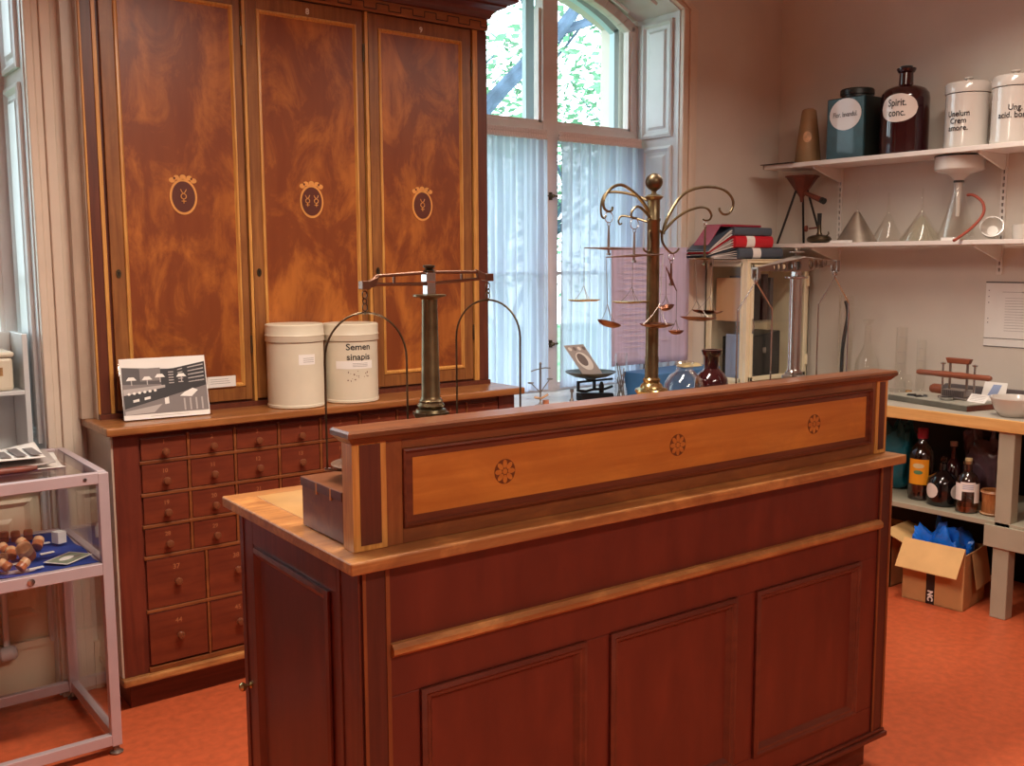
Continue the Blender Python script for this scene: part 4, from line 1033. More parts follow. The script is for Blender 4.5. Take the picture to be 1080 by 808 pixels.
for k, (cx, wdt, hh, mt) in enumerate(((.09, .025, .22, 'book_peach'), (.13, .035, .25, 'g3'), (.19, .05, .23, 'black_plastic'), (.26, .04, .26, 'brown_glass'), (.315, .03, .24, 'g2'))):
    tag(MB().box(-wdt/2, wdt/2, -.07, .07, 0, hh).build('storage_box', mt, loc=(GX0+cx, GY0+.15, GZ0+.3625), bevel=.002), ['peach box file', 'mid grey box file', 'black box file', 'dark brown box file', 'dark grey box file'][k]+' upright on the glass cabinet\'s shelf', 'box file')
t = thing('leather_case', 'black instrument case on the glass cabinet\'s bottom', 'case', (GX0+.235, GY0+.14, GZ0+.0305))
mb = MB(); mb.hexa([(-.16, -.09, 0), (.13, -.09, 0), (.13, .09, 0), (-.16, .09, 0)], [(-.16, -.09, .24), (.13, -.09, .27), (.13, .09, .27), (-.16, .09, .24)]); mb.build('case_body', 'black_plastic', t, bevel=.005)
MB().box(-.03, .0, -.094, -.09, .15, .18).build('clasp', 'steel', t)
tag(MB().box(-.002, .002, -.09, .09, 0, .24).build('paper_sheet', 'book_peach', loc=(GX0+.03, GY0+.15, GZ0+.363)), 'peach sheet standing behind the glass cabinet\'s side pane', 'paper')
tag(MB().box(-.002, .002, -.05, .06, 0, .26).build('paper_sheet', 'book_blue', loc=(GX0+.025, GY0+.10, GZ0+.031)), 'pale blue sheet at the bottom of the glass cabinet', 'paper')
# binders on top: spines to the room, mouths fanning together at the left
def ring_binder(z_, mat, label, h, x0, x1, tipz, stripe=True, dp=.17):
    t = thing('ring_binder', label, 'binder', (4.385, GY0+.075, z_), 0, 'ring binders stacked on the glass cabinet')
    r = h/2; n = 10; dpt = dp; xt = -.30
    pts = []
    for k in range(n+1):
        a = -PI/2+PI*k/n; pts.append((-.045-r*.45*math.cos(a), r+r*math.sin(a)))
    poly = pts+[(dpt-.05, h), (dpt-.05, 0)]
    mb = MB(); mb.prism(poly, (x0, 0, 0), Y, Z, X, x1-x0, 0); mb.build('cover', mat, t, smooth=True)
    y0, y1 = -.04, dpt-.055
    def sheet(za, zb, th, mat_, name):
        MB().hexa([(xt, y0, za), (x0+.001, y0, zb), (x0+.001, y1, zb), (xt, y1, za)], [(xt, y0, za+th), (x0+.001, y0, zb+th), (x0+.001, y1, zb+th), (xt, y1, za+th)]).build(name, mat_, t)
    if h > .02:
        k_ = max(2, int(h/.014))
        for k in range(k_): sheet(tipz+.0015*k, .004+(h-.012)*k/k_, .0045*(1 if k % 2 else .8), 'paper' if k % 2 == 0 else 'g4', 'page_bundle')
    sheet(tipz+.006, h-.003, .003, 'binder_maroon' if mat == 'binder_maroon' else mat, 'open_cover')
    if stripe:
        c = x0*.60+x1*.40; MB().prism([(p[0]-.0008, p[1]) for p in pts], (c-.035, 0, 0), Y, Z, X, .068, 0).build('spine_label', 'paper', t, smooth=True)
    return t
ring_binder(GZ1+.001, 'binder_grey', 'slate grey ring binder at the bottom of the stack on the glass cabinet', .060, -.07, .305, .004)
ring_binder(GZ1+.062, 'binder_red', 'bright red ring binder in the middle of the stack', .064, -.10, .215, -.040)
ring_binder(GZ1+.127, 'binder_grey', 'slate grey ring binder without label, second from the top of the stack', .045, -.11, .207, -.088, False)
ring_binder(GZ1+.173, 'binder_maroon', 'dark red ring binder on top of the stack', .012, -.20, .12, -.105, False, .12)

# ================================================================== WALL SHELVES
def shelf(z0, th, label, y1):
    t = thing('wall_shelf', label, 'shelf', (4.85, 1.6, z0))
    MB().box(-.15, .125, -2.2, y1-1.6, 0, th).build('board', 'shelf_paint', t, bevel=.002)
    mb = MB(); mb.box(-.154, -.150, y1-1.6-.003, y1-1.6+.002, .002, th-.002); mb.build('end_cap', 'steel_dark', t)
    for yy in (3.43, 2.50, 1.57):
        mb = MB(); mb.prism([(-.11, 0), (.146, 0), (.146, -.075), (.12, -.075), (-.11, -.012)], (0, yy-1.6-.006, 0), X, Z, Y, .012, 0)
        mb.build('bracket', 'shelf_paint', t, bevel=.001)
shelf(2.118, .024, 'long white upper wall shelf carrying the labelled jars', 3.74)
shelf(1.676, .022, 'long white lower wall shelf carrying the funnels', 3.80)
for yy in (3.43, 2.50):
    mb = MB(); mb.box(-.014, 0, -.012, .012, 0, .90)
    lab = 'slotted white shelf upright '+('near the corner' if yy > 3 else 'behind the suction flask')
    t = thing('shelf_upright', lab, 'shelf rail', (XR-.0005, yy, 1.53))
    mb = MB(); mb.box(-.012, 0, -.013, -.005, 0, .62); mb.box(-.012, 0, .005, .013, 0, .62)
    k = 0
    while k*.032 < .6: mb.box(-.012, 0, -.005, .005, k*.032, k*.032+.014); k += 1
    mb.build('rail', 'shelf_paint', t)
    mb = MB(); mb.box(-.003, -.001, -.005, .005, 0, .62); mb.build('slot_shade', 'g3', t)  # grey strip paints the shade inside the slots
UZ = 2.1425
LZ = 1.6985
def text_plane(mb, lines, size, O, U, lead, weight, mi=0, sx_=1):
    for k, l in enumerate(lines): text_flat(mb, l, size, Vector(O)+Z*(-lead*k), U, Z, weight, mi, sx_)
# cork-like leather cone
t = thing('leather_cone', 'tan tapering leather case at the far end of the upper shelf', 'case', (4.84, 3.545, UZ), R(12))
mb = MB(); prof = [(.075, 0), (.078, .01), (.066, .12), (.050, .24), (.044, .28), (.040, .292), (.026, .300), (0, .302)]
mb.lathe(prof, seg=28, squash=(1, .9)); mb.build('body', 'kraft', t, smooth=True)
mb = MB(); patch_round(mb, (0, 0), .0665, math.atan2(-3.55, -4.84)-R(12)-.1, .024, .140, .030, 'oval'); mb.build('seal', 'boxwood_pale', t)
mb = MB(); mb.box(-.12, .10, -.10, .12, 0, .004)
tag(mb.build('dark_mat', 'black_plastic', loc=(4.80, 3.63, UZ-.0005)), 'thin dark mat at the far end of the upper shelf', 'mat'); t.location.z += .004
# green square tin
t = thing('square_tin', 'tall square dark green tin with a round lid and oval white label', 'tin', (4.83, 3.235, UZ))
MB().box(-.10, .10, -.115, .115, 0, .318).build('body', 'green_tin', t, bevel=.006)
MB().lathe([(.080, .318), (.080, .334), (.088, .336), (.088, .362), (.082, .368), (0, .369)], seg=36).build('lid', 'black_tin', t, smooth=True)
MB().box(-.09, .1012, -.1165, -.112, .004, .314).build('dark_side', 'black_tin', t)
mb = MB(); mb.prism(ellipse(0, .230, .096, .083, 32), (-.1005, 0, 0), -Y, Z, -X, .002, 0); lb = mb.build('label_plate', 'label', t)
mb = MB(); text_flat(mb, 'Flor. lavandul.', .036, (-.1032, 0, .228), -Y, Z, .0004, 0, .74); mb.build('lettering', 'ink', lb)
# brown spirit bottle
bc = (4.835, 2.955)
t = thing('brown_bottle', 'large dark brown bottle lettered Spirit. conc. on the upper shelf', 'bottle', (bc[0], bc[1], UZ))
MB().lathe([(.105, 0), (.118, .005), (.120, .02), (.120, .28), (.116, .305), (.100, .328), (.070, .342), (.042, .348), (.036, .352), (.034, .41), (.040, .414), (.048, .428), (.048, .434), (.028, .436), (.026, .35), (0, .34)], seg=44).build('bottle_body', 'brown_glass', t, smooth=True)
MB().lathe([(.026, .425), (.03, .437), (.03, .445), (0, .447)], seg=20).build('stopper', 'black_tin', t, smooth=True)
ba = math.atan2(-bc[1], -bc[0])+.0-.28
mb = MB(); patch_round(mb, (0, 0), .1212, ba, .098, .225, .070, 'oval'); lb = mb.build('label_plate', 'label', t, smooth=True)
mb = MB(); text_round(mb, 'Spirit.', .050, (0, 0), .1222, ba-.05, .250, .0009, 0, .8); text_round(mb, 'conc.', .050, (0, 0), .1222, ba-.05, .200, .0009, 0, .8); mb.build('lettering', 'ink', lb)
# porcelain jars
def jar(y, label, lines, hb, r, ang):
    t = thing('porcelain_jar', label, 'jar', (4.84, y, UZ), 0, 'white porcelain jars on the upper shelf')
    MB().lathe([(r-.004, 0), (r, .004), (r+.001, .02), (r-.002, .04), (r-.003, hb-.01), (0, hb-.008)], seg=40).build('body', 'porcelain', t, smooth=True)
    MB().lathe([(r+.001, hb-.006), (r+.002, hb), (r+.002, hb+.036), (r-.004, hb+.045), (.03, hb+.054), (.012, hb+.056), (.010, hb+.062), (.022, hb+.068), (.020, hb+.074), (0, hb+.077)], seg=40).build('lid', 'porcelain', t, smooth=True)
    mb = MB(); a = math.atan2(-y, -4.84)+ang
    for k, l in enumerate(lines): text_round(mb, l, .038, (0, 0), r+.0006, a, hb*.60-.034*k, .0006, 0, .9)
    mb.build('lettering', 'ink', t)
jar(2.625, 'white porcelain jar with three lines of lettering beside the brown bottle', ['Unelum', 'Crem', 'amore.'], .27, .102, -.40)
jar(2.395, 'white porcelain jar lettered Ung. acid. boric', ['Ung.', 'acid. boric.'], .27, .100, .05)
# lower shelf
t = thing('tripod_funnel', 'rust red metal funnel on a tall black tripod at the shelf end', 'funnel', (4.85, 3.585, LZ))
MB().lathe([(.008, .235), (.012, .262), (.088, .372), (.095, .374), (.095, .382), (.088, .380), (.010, .27), (0, .27)], seg=8).build('hopper', 'rust', t)
for k in range(3):
    a = [2.55, -.25-1.2, .5][k]; d = Vector((math.cos(a), math.sin(a), 0))
    MB().tube([d*.035+Z*.30, d*.135+Z*0], .0065, 8).build('leg', 'iron_dark', t, smooth=True)
mb = MB(); mb.tube([(-.01, -.03, .285), (-.03, -.16, .235)], [.012, .017], 12); mb.build('side_spout', 'rust', t, smooth=True)
mb = MB(); mb.tube([(-.03, -.155, .238), (-.034, -.175, .230)], .018, 12); mb.build('spout_cap', 'black_plastic', t, smooth=True)
t = thing('spirit_lamp', 'low brass lamp with a black handle beside the tripod on the lower shelf', 'lamp', (4.80, 3.425, LZ))
MB().lathe([(.035, 0), (.062, .01), (.068, .022), (.060, .036), (.040, .044), (.018, .047), (.012, .06), (.010, .10), (0, .102)], seg=28).build('reservoir', 'brass_dark', t, smooth=True)
MB().tube([(0, 0, .10), (-.002, .0, .165)], [.010, .013], 12).build('handle', 'black_plastic', t, smooth=True)
mb = MB(); mb.tube([(0, 0, .088), (-.02, .055, .082)], .005, 8); mb.lathe([(.004, 0), (.018, .004), (.018, .014), (0, .018)], (-.022, .06, .082), 16, 0, (-.3, 1, 0)); mb.build('valve', 'rust', t, smooth=True)
MB().tube([(0, -.045, .036), (0, -.062, .052), (0, -.058, .062)], .004, 8).build('spout', 'brass_dark', t, smooth=True)
def funnel(y, r, h, st, mat, label, sr=.0045):
    t = thing('laboratory_funnel', label, 'funnel', (4.85, y, LZ), 0, 'funnels standing mouth down on the lower shelf')
    MB().lathe([(r, 0), (r*1.01, .003), (.013, h), (.011, h), (r*.97, .003), (r*.97, 0)], seg=36, cap=False).build('cone', mat, t, smooth=True)
    MB().lathe([(.013, h-.002), (sr*1.4, h+.012), (sr, h+st), (sr*.7, h+st), (sr*.8, h)], seg=14, cap=False).build('stem', 'glass' if mat != 'zinc' or True else mat, t, smooth=True)
    return t
funnel(3.222, .108, .165, .15, 'zinc', 'dull zinc metal funnel standing mouth down, next to the brass lamp')
funnel(3.035, .085, .145, .115, 'glass', 'clear glass funnel between the zinc funnel and the paper-lined funnel')
t = funnel(2.845, .110, .15, .125, 'glass', 'glass funnel with pleated filter paper inside on the lower shelf')
mb = MB(); n = 48; vs = []; 
for k in range(n):
    a = 2*PI*k/n; q = 1 if k % 2 else .93; vs.append((.098*q*math.cos(a), .098*q*math.sin(a), .003))
vs.append((0, 0, .138)); mb.add(vs, [(k, (k+1) % n, n) for k in range(n)]); mb.build('filter_paper', sheer('filter_paper', (232, 226, 208), .35), t)
tag(MB().box(-.02, .02, -.055, .055, 0, .012).build('white_card', 'paper', loc=(4.73, 3.235, LZ)), 'small white label card lying in front of the zinc funnel', 'card')
tag(MB().box(-.015, .015, -.04, .04, 0, .014).build('white_card', 'paper', loc=(4.73, 2.62, LZ)), 'small white label card lying in front of the suction flask', 'card')
t = thing('suction_flask', 'conical glass suction flask under a white porcelain funnel', 'flask', (4.85, 2.655, LZ))
MB().lathe([(.085, 0), (.092, .006), (.090, .02), (.030, .235), (.026, .262), (.026, .285), (.032, .288), (.024, .289), (.023, .24), (.084, .02), (.07, .005), (0, .004)], seg=36).build('flask_body', 'glass', t, smooth=True)
MB().tube([(0, -.028, .225), (0, -.05, .222), (0, -.062, .224)], .006, 10).build('side_arm', 'glass', t, smooth=True)
tag(MB().tube(smooth_path([(4.845, 2.605, 1.920), (4.84, 2.57, 1.917), (4.83, 2.52, 1.88), (4.80, 2.497, 1.825), (4.74, 2.515, 1.76), (4.66, 2.545, 1.705), (4.64, 2.553, 1.695)], 5), .0072, 10).build('rubber_hose', 'rubber', smooth=True), 'red brown rubber hose curving from the flask\'s side arm over the shelf edge', 'hose')
t = thing('porcelain_funnel', 'wide white porcelain filter funnel standing in the conical flask', 'funnel', (4.85, 2.655, LZ+.289))
MB().lathe([(.010, -.17), (.014, -.06), (.019, .0), (.026, .012), (.055, .036), (.108, .050), (.116, .060), (.116, .124), (.108, .124), (.106, .062), (.05, .045), (.008, .01), (.006, -.17)], seg=40, cap=False).build('bowl', 'porcelain', t, smooth=True)
MB().lathe([(.024, -.004), (.0255, .002), (.023, .008)], seg=20).build('rubber_collar', 'black_plastic', t, smooth=True)
mb = MB(); mb.lathe([(.118, .121), (.118, .1265), (.104, .1265), (.104, .121)], seg=40, cap=False); mb.build('dark_rim', 'black_tin', t, smooth=True)
t = thing('tipped_bowl', 'small white porcelain dish lying on its side by the shelf upright', 'dish', (4.88, 2.49, LZ+.056))
MB().lathe([(.0, -.03), (.03, -.03), (.052, .0), (.054, .025), (.049, .025), (.046, .002), (.025, -.024), (0, -.024)], (0, 0, 0), 28, 0, (-.75, -.3, .35)).build('bowl', 'porcelain', t, smooth=True)
t = thing('white_cup', 'white cup at the near end of the lower shelf', 'cup', (4.86, 2.34, LZ))
MB().lathe([(.030, 0), (.036, .004), (.040, .07), (.037, .07), (.032, .006), (0, .006)], seg=28).build('cup', 'porcelain', t, smooth=True)
# wall paper
t = thing('wall_notice', 'printed white notice pinned to the right wall above the workbench', 'notice', (XR-.001, 2.28, 1.17))
MB().box(-.0015, 0, -.30, .285, 0, .322).build('sheet', 'paper', t)
mb = MB(); mb.box(-.0035, -.0015, -.30, .285, .318, .324); mb.box(-.003, -.0015, -.30, .285, .040, .0425); mb.box(-.003, -.0015, -.30, .285, -.001, .002)
mb.build('dark_edge', 'g2', t)
mb = MB(); rnd = random.Random(2); mb.box(-.0022, -.0012, .10, .20, .272, .2745)
for k in range(13): mb.box(-.0022, -.0012, -.02-.02*rnd.random(), .185, .08+.0135*k, .082+.0135*k)
mb.box(-.0022, -.0012, .085, .105, .270, .276)
mb.build('print_lines', 'g4', t)
mb = MB()
for zz in (.28, .25, .22, .14, .12): mb.lathe([(.003, 0), (.003, .0012)], (-.0012, .268, zz), 8, 0, (-1, 0, 0))
mb.build('punch_holes', 'g3', t)

# ================================================================== WORKBENCH
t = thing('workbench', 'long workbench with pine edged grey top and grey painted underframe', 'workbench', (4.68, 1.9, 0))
MB().box(-.30, .318, -2.6, 1.955, TZ-.045, TZ-.001).build('worktop', 'grey_top', t)
MB().box(-.318, -.30, -2.6, 1.955, TZ-.055, TZ-.0005).build('front_edge', 'pine', t, bevel=.003)
for yy in (.205, 1.9, -1.6):
    MB().box(-.300, -.235, yy-.02, yy+.052, 0, TZ-.046).build('leg', 'grey_paint', t, bevel=.004)
    MB().box(.24, .30, yy-.02, yy+.052, 0, TZ-.046).build('leg', 'grey_paint', t, bevel=.004)
MB().box(-.300, .318, -2.6, 1.955, .416, .440).build('lower_shelf', 'grey_paint', t, bevel=.002)
MB().box(-.235, .24, .17, .285, .33, .416).build('cross_rail', 'grey_paint', t, bevel=.002)
MB().box(-.312, -.300, .10, .295, .325, .425).build('rail_block', 'grey_paint', t, bevel=.002)
MB().box(-.297, -.277, -2.5, .18, .33, .416).build('long_rail', 'grey_paint', t, bevel=.002)
MB().box(.300, .312, -2.6, 1.955, .0, TZ-.05).build('shade_panel', 'iron_dark', t)  # added dark sheet, stands in for the wall's shade under the bench
WZ = TZ
# slab and pill machine
ang = math.atan2(2.307-2.777, 4.45-4.554)
sl = thing('pill_slab', 'low dark grey slab with a pale top on the workbench front', 'slab', (4.625, 2.56, WZ), math.atan2(.470, .104)-PI/2)
MB().box(-.115, .115, -.24, .24, 0, .026).build('slab_body', 'slate', sl, bevel=.003)
MB().box(-.112, .112, -.235, .235, .026, .030).build('slab_top', 'slate_top', sl)
MB().box(-.1155, .112, -.2415, -.240, .001, .025).build('dark_end', 'rust', sl)
SZ = WZ+.0305
t = thing('pill_machine', 'pill rolling machine with red brown wooden handles on the slab', 'pill machine', (4.65, 2.50, SZ), R(-4))
mb = MB(); mb.box(-.05, .05, -.075, .075, 0, .012); mb.box(-.04, .04, -.060, .060, .012, .045); mb.build('base', 'steel_dark', t, bevel=.003)
mb = MB()
for k in range(12): mb.cyl((-.041+.0, -.05+.009*k, .03), .003, .0, 6) if False else mb.box(-.0425, -.0405, -.056+.0095*k, -.052+.0095*k, .014, .043)
mb.build('grooves', 'g2', t)
for yy in (-.083, .083):
    mb = MB(); mb.tube([(0, yy, 0), (0, yy, .165)], .005, 10); mb.lathe([(.012, 0), (.013, .006), (0, .010)], (0, yy, .162), 14); mb.build('guide_post', 'steel', t, smooth=True)
mb = MB(); mb.lathe([(0, -.197), (.010, -.193), (.014, -.18), (.013, -.10), (.0165, -.04), (.014, 0), (.0165, .04), (.013, .10), (.014, .18), (.010, .193), (0, .197)], (-.045, 0, .118), 20, 0, (0, 1, 0)); mb.build('roller_handle', 'wood_handle', t, smooth=True)
mb = MB(); mb.hexa([(-.012, -.055, .17), (.012, -.055, .17), (.012, .055, .17), (-.012, .055, .17)], [(-.014, -.066, .196), (.014, -.066, .196), (.014, .066, .196), (-.014, .066, .196)]); mb.build('grip', 'wood_handle', t, bevel=.003)
for yy in (-.045, .045): MB().tube([(0, yy, .045), (0, yy, .172)], .006, 10).build('grip_post', 'steel_dark', t, smooth=True)
mb = MB(); mb.lathe([(.0, -.012), (.028, -.011), (.034, 0), (.03, 0), (0, -.008)], (-.085, .02, .014), 24); 
tag(mb.build('steel_dish', 'steel', smooth=True, loc=(4.65, 2.49, SZ)), 'small shiny steel dish beside the pill machine', 'dish')
for k, (px2, py2, s2) in enumerate(((4.585, 2.70, .016), (4.57, 2.655, .013), (4.60, 2.64, .012))):
    tag(MB().hexa([(-s2, -s2*1.4, 0), (s2, -s2*1.2, 0), (s2, s2*1.2, 0), (-s2, s2*1.3, 0)], [(-s2*.6, -s2, .008), (s2*.6, -s2, .010), (s2*.5, s2, .008), (-s2*.6, s2, .009)]).build('dark_lump', 'black_plastic', loc=(px2, py2, SZ), rotz=k), ['black pill mass lump at the far side of the slab', 'middle black lump on the slab', 'black lump nearest the pill machine'][k], 'lump')
t = thing('rolled_tube', 'long dark grey roll with a brown end lying along the wall', 'roll', (4.90, 2.42, WZ+.035))
MB().lathe([(.033, -.75), (.034, -.74), (.034, .27), (.033, .28)], (0, 0, 0), 24, 0, (0, 1, 0)).build('roll_body', 'binder_grey' if False else 'g2', t, smooth=True)
MB().lathe([(.022, .28), (.026, .30), (.026, .345), (.018, .36), (0, .362)], (0, 0, 0), 20, 0, (0, 1, 0)).build('roll_end', 'wood_handle', t, smooth=True)
t = thing('porcelain_mortar', 'white porcelain mortar bowl at the front of the workbench', 'bowl', (4.50, 2.155, WZ))
MB().lathe([(.055, 0), (.060, .003), (.082, .035), (.097, .075), (.102, .082), (.101, .088), (.093, .086), (.078, .04), (.05, .014), (0, .010)], seg=40).build('bowl', 'porcelain', t, smooth=True)
mb = MB(); v3 = Vector((.35, 0, .94)).normalized()
mb.prism([(-.06, 0), (.06, 0), (.055, .122), (-.055, .122)], (0, 0, 0), -Y, v3, -X, .001, 0); mb.prism([(-.03, .05), (.015, .05), (.03, .11), (-.01, .11)], (0, 0, 0), -Y, v3, -X, .0014, 1)
tag(mb.build('info_card', ['paper', 'ink_blue'], loc=(4.71, 2.365, WZ+.0)), 'white card with pale blue print leaning behind the mortar bowl', 'card')
mb = MB(); v3 = Vector((.7, 0, .7)).normalized(); mb.prism([(-.048, 0), (.048, 0), (.048, .05), (-.048, .05)], (0, 0, 0), -Y, v3, -X, .001, 0)
for k in range(4): mb.prism([(-.038, .010+.009*k), (.036, .010+.009*k), (.036, .0115+.009*k), (-.038, .0115+.009*k)], (0, 0, 0), -Y, v3, -X, .0013, 1)
tag(mb.build('name_card', ['paper', 'ink_grey'], loc=(4.585, 2.375, SZ+.0005), rotz=R(-8)), 'small cream text card tilted on the near end of the slab', 'card')
tag(MB().box(-.05, .05, -.07, .07, 0, .006).build('white_card', 'paper', loc=(4.46, 1.985, WZ+.0)), 'white card at the near end of the workbench edge', 'card')
# glassware against the wall
def cylinder(y, h, r, label, x=4.88):
    t = thing('measuring_cylinder', label, 'cylinder', (x, y, WZ), 0, 'glass measuring cylinders by the wall')
    MB().lathe([(r*1.7, 0), (r*1.8, .004), (r*1.7, .010), (r*.7, .016), (r, .028), (r, h-.006), (r*1.25, h), (r*.9, h), (r*.86, .03), (0, .022)], seg=24).build('tube', 'glass', t, smooth=True)
    mb = MB(); a = math.atan2(-y, -x)
    for zz in (.45, .62, .85): patch_round(mb, (0, 0), r*1.01, a, r*.6, h*zz, .0012, 'rect', 0, 8)
    mb.build('graduation', 'g4', t)
    return t
cylinder(2.945, .345, .030, 'tallest clear measuring cylinder by the wall, right of the counter end')
cylinder(2.83, .285, .025, 'shorter clear measuring cylinder by the wall, beside the tallest one')
t = thing('small_bottle', 'small empty glass bottle with a cork in front of the measuring cylinders', 'bottle', (4.86, 2.885, WZ))
MB().lathe([(.022, 0), (.024, .003), (.024, .06), (.012, .08), (.012, .10), (.015, .102), (.010, .10), (.010, .08), (.022, .058), (.02, .004), (0, .004)], seg=20).build('bottle_body', 'glass', t, smooth=True)
tag(MB().cyl((0, 0, 0), .016, .026, 16).build('cork_stopper', 'cork', smooth=True, loc=(4.79, 2.84, WZ)), 'tan cork lying on the worktop behind the counter end', 'cork')
tag(MB().box(-.02, .02, -.03, .03, 0, .004).build('wooden_chip', 'carton', loc=(4.74, 2.82, WZ), rotz=.6), 'flat tan wooden chip in front of the cork', 'chip')
t = thing('stoppered_flask', 'tall clear flask with a flared glass stopper against the wall', 'flask', (4.87, 3.14, WZ))
MB().lathe([(.070, 0), (.078, .006), (.076, .02), (.060, .16), (.028, .22), (.019, .25), (.019, .34), (.024, .343), (.016, .342), (.016, .25), (.055, .155), (.072, .02), (0, .006)], seg=32).build('flask_body', 'glass', t, smooth=True)
MB().lathe([(.013, .33), (.016, .348), (.034, .378), (.030, .380), (.010, .352), (0, .348)], seg=20).build('stopper', 'glass', t, smooth=True)
t = thing('glass_tube_jar', 'tall clear glass cylinder with a black bent rod inside, behind the steel balance', 'cylinder', (4.86, 3.275, WZ))
MB().lathe([(.050, 0), (.052, .004), (.036, .012), (.040, .02), (.040, .50), (.043, .505), (.037, .505), (.037, .02), (0, .016)], seg=28).build('tube', 'glass', t, smooth=True)
mb = MB(); mb.tube(smooth_path([(0, .018, .02), (0, .018, .20), (0, .008, .30), (0, -.012, .38), (0, -.014, .43), (0, .004, .475)], 5), [.012]*10+[.011]*16, 12) if False else mb.tube(smooth_path([(0, .018, .02), (0, .016, .20), (0, .004, .30), (0, -.010, .38), (0, -.008, .43), (0, .006, .475)], 5), .010, 12)
mb.build('bent_rod', 'black_plastic', t, smooth=True)

# under the bench
SHZ = .4405
t = thing('oil_bottle', 'large clear plastic bottle with red cap and orange label under the workbench', 'bottle', (4.53, 2.60, SHZ))
MB().lathe([(.052, 0), (.058, .006), (.060, .03), (.058, .04), (.060, .05), (.060, .21), (.056, .235), (.040, .262), (.022, .285), (.020, .305)], seg=32).build('bottle_body', thin_glass('plastic_bottle', (196, 190, 186), .10, .1), t, smooth=True)
MB().lathe([(.0, .004), (.055, .006), (.057, .03), (.057, .09), (0, .091)], seg=28).build('dark_oil', 'brown_glass', t, smooth=True)
MB().lathe([(.024, .300), (.025, .303), (.025, .345), (.022, .350), (0, .351)], seg=20)  .build('cap', 'binder_maroon', t, smooth=True)
oa = math.atan2(-2.6, -4.53)-.25
mb = MB(); patch_round(mb, (0, 0), .0612, oa, .050, .142, .062, 'rect', 0); patch_round(mb, (0, 0), .0618, oa, .028, .172, .012, 'oval', 1); patch_round(mb, (0, 0), .0618, oa, .022, .140, .010, 'oval', 2)
mb.build('wrap_label', ['orange_label', 'yellow_note', 'leaf'], t, smooth=True)
t = thing('black_jug', 'squat black glass jug with oval white labels on the lower bench shelf', 'jug', (4.50, 2.47, SHZ))
MB().lathe([(.062, 0), (.070, .005), (.074, .03), (.074, .10), (.066, .130), (.040, .152), (.018, .168), (.015, .20), (.020, .205), (.012, .206), (0, .20)], seg=32).build('jug_body', 'black_jug', t, smooth=True)
ja = math.atan2(-2.47, -4.5)
for da in (-.75, .95): mb = MB(); patch_round(mb, (0, 0), .0752, ja+da, .035, .075, .035, 'oval'); mb.build('label_plate', 'label', t, smooth=True)
MB().lathe([(.010, .20), (.013, .207), (.016, .226), (.010, .232), (0, .233)], seg=14).build('stopper', 'glass', t, smooth=True)
t = thing('amber_bottle', 'clear bottle of amber liquid with paper labels on the lower bench shelf', 'bottle', (4.455, 2.325, SHZ))
MB().lathe([(.044, 0), (.050, .004), (.050, .14), (.040, .172), (.018, .192), (.017, .222), (.024, .226), (.024, .240), (.014, .242)], seg=28).build('bottle_body', thin_glass('bottle_clear', (206, 196, 190), .12), t, smooth=True)
MB().lathe([(0, .004), (.045, .005), (.0465, .03), (0, .031)], seg=24).build('liquid', 'amber', t, smooth=True)
aa = math.atan2(-2.32, -4.45)
mb = MB(); patch_round(mb, (0, 0), .0512, aa+.05, .034, .125, .022); patch_round(mb, (0, 0), .0512, aa-.9, .022, .10, .040); patch_round(mb, (0, 0), .0512, aa+1.0, .020, .095, .045)
for q in (-.008, 0, .008): patch_round(mb, (0, 0), .0516, aa+.05, .024, .125+q, .0016, 'rect', 1)
mb.build('paper_label', ['paper', 'ink_blue'], t, smooth=True)
MB().lathe([(.013, .225), (.016, .244), (.016, .252), (0, .254)], seg=14).build('stopper', 'yellow_note', t, smooth=True)
t = thing('wicker_basket', 'small brown round wicker basket beside the bench leg', 'basket', (4.50, 2.225, SHZ))
mb = MB(); mb.lathe([(.046, 0), (.050, .006), (.047, .06), (.050, .105), (.055, .110), (.052, .114), (.045, .11), (.043, .01), (0, .008)], seg=28); mb.build('basket_wall', 'wicker', t, smooth=True)
mb = MB()
for zz in (.008, .105): mb.ring((0, 0, zz), .052, .004, (0, 0, 1), 28)
mb.build('rim', 'boxwood_pale', t, smooth=True)
def crumple(name, label, cat, loc, dims, mat, seed, n=18, amp=.18, group=None):
    rnd = random.Random(seed); mb = MB(); vs = []; fs = []; m = n
    ph = [(rnd.uniform(2, 7), rnd.uniform(0, 6), rnd.uniform(2, 7), rnd.uniform(0, 6)) for _ in range(6)]
    for j in range(n+1):
        th = PI*j/n
        for i in range(m*2):
            a = 2*PI*i/(m*2); d = 1
            for k, (f1, p1, f2, p2) in enumerate(ph): d += amp/3*math.sin(round(f1)*a+p1)*math.sin(f2*th+p2)
            d += rnd.uniform(-amp, amp)*.15
            sp = lambda v: math.copysign(abs(v)**.65, v)
            vs.append((dims[0]*d*sp(math.sin(th)*math.cos(a)), dims[1]*d*sp(math.sin(th)*math.sin(a)), dims[2]*(1+sp(-math.cos(th)))*(d if j > n/2 else 1)))
    w = m*2
    for j in range(n):
        for i in range(w): fs.append((j*w+i, j*w+(i+1) % w, (j+1)*w+(i+1) % w, (j+1)*w+i))
    mb.add(vs, fs); o = mb.build(name, mat, smooth=True, loc=loc); tag(o, label, cat, group); return o
crumple('plastic_bag', 'teal plastic bag at the far end of the lower bench shelf', 'bag', (4.66, 2.80, SHZ), (.07, .075, .16), 'teal_bag', 3)
crumple('plastic_bag', 'added dusky plastic bag standing in for the shade behind the amber bottle', 'bag', (4.72, 2.36, SHZ), (.09, .11, .17), 'shade_bag', 6)  # added dark bag, fills in the shade at the back of the shelf
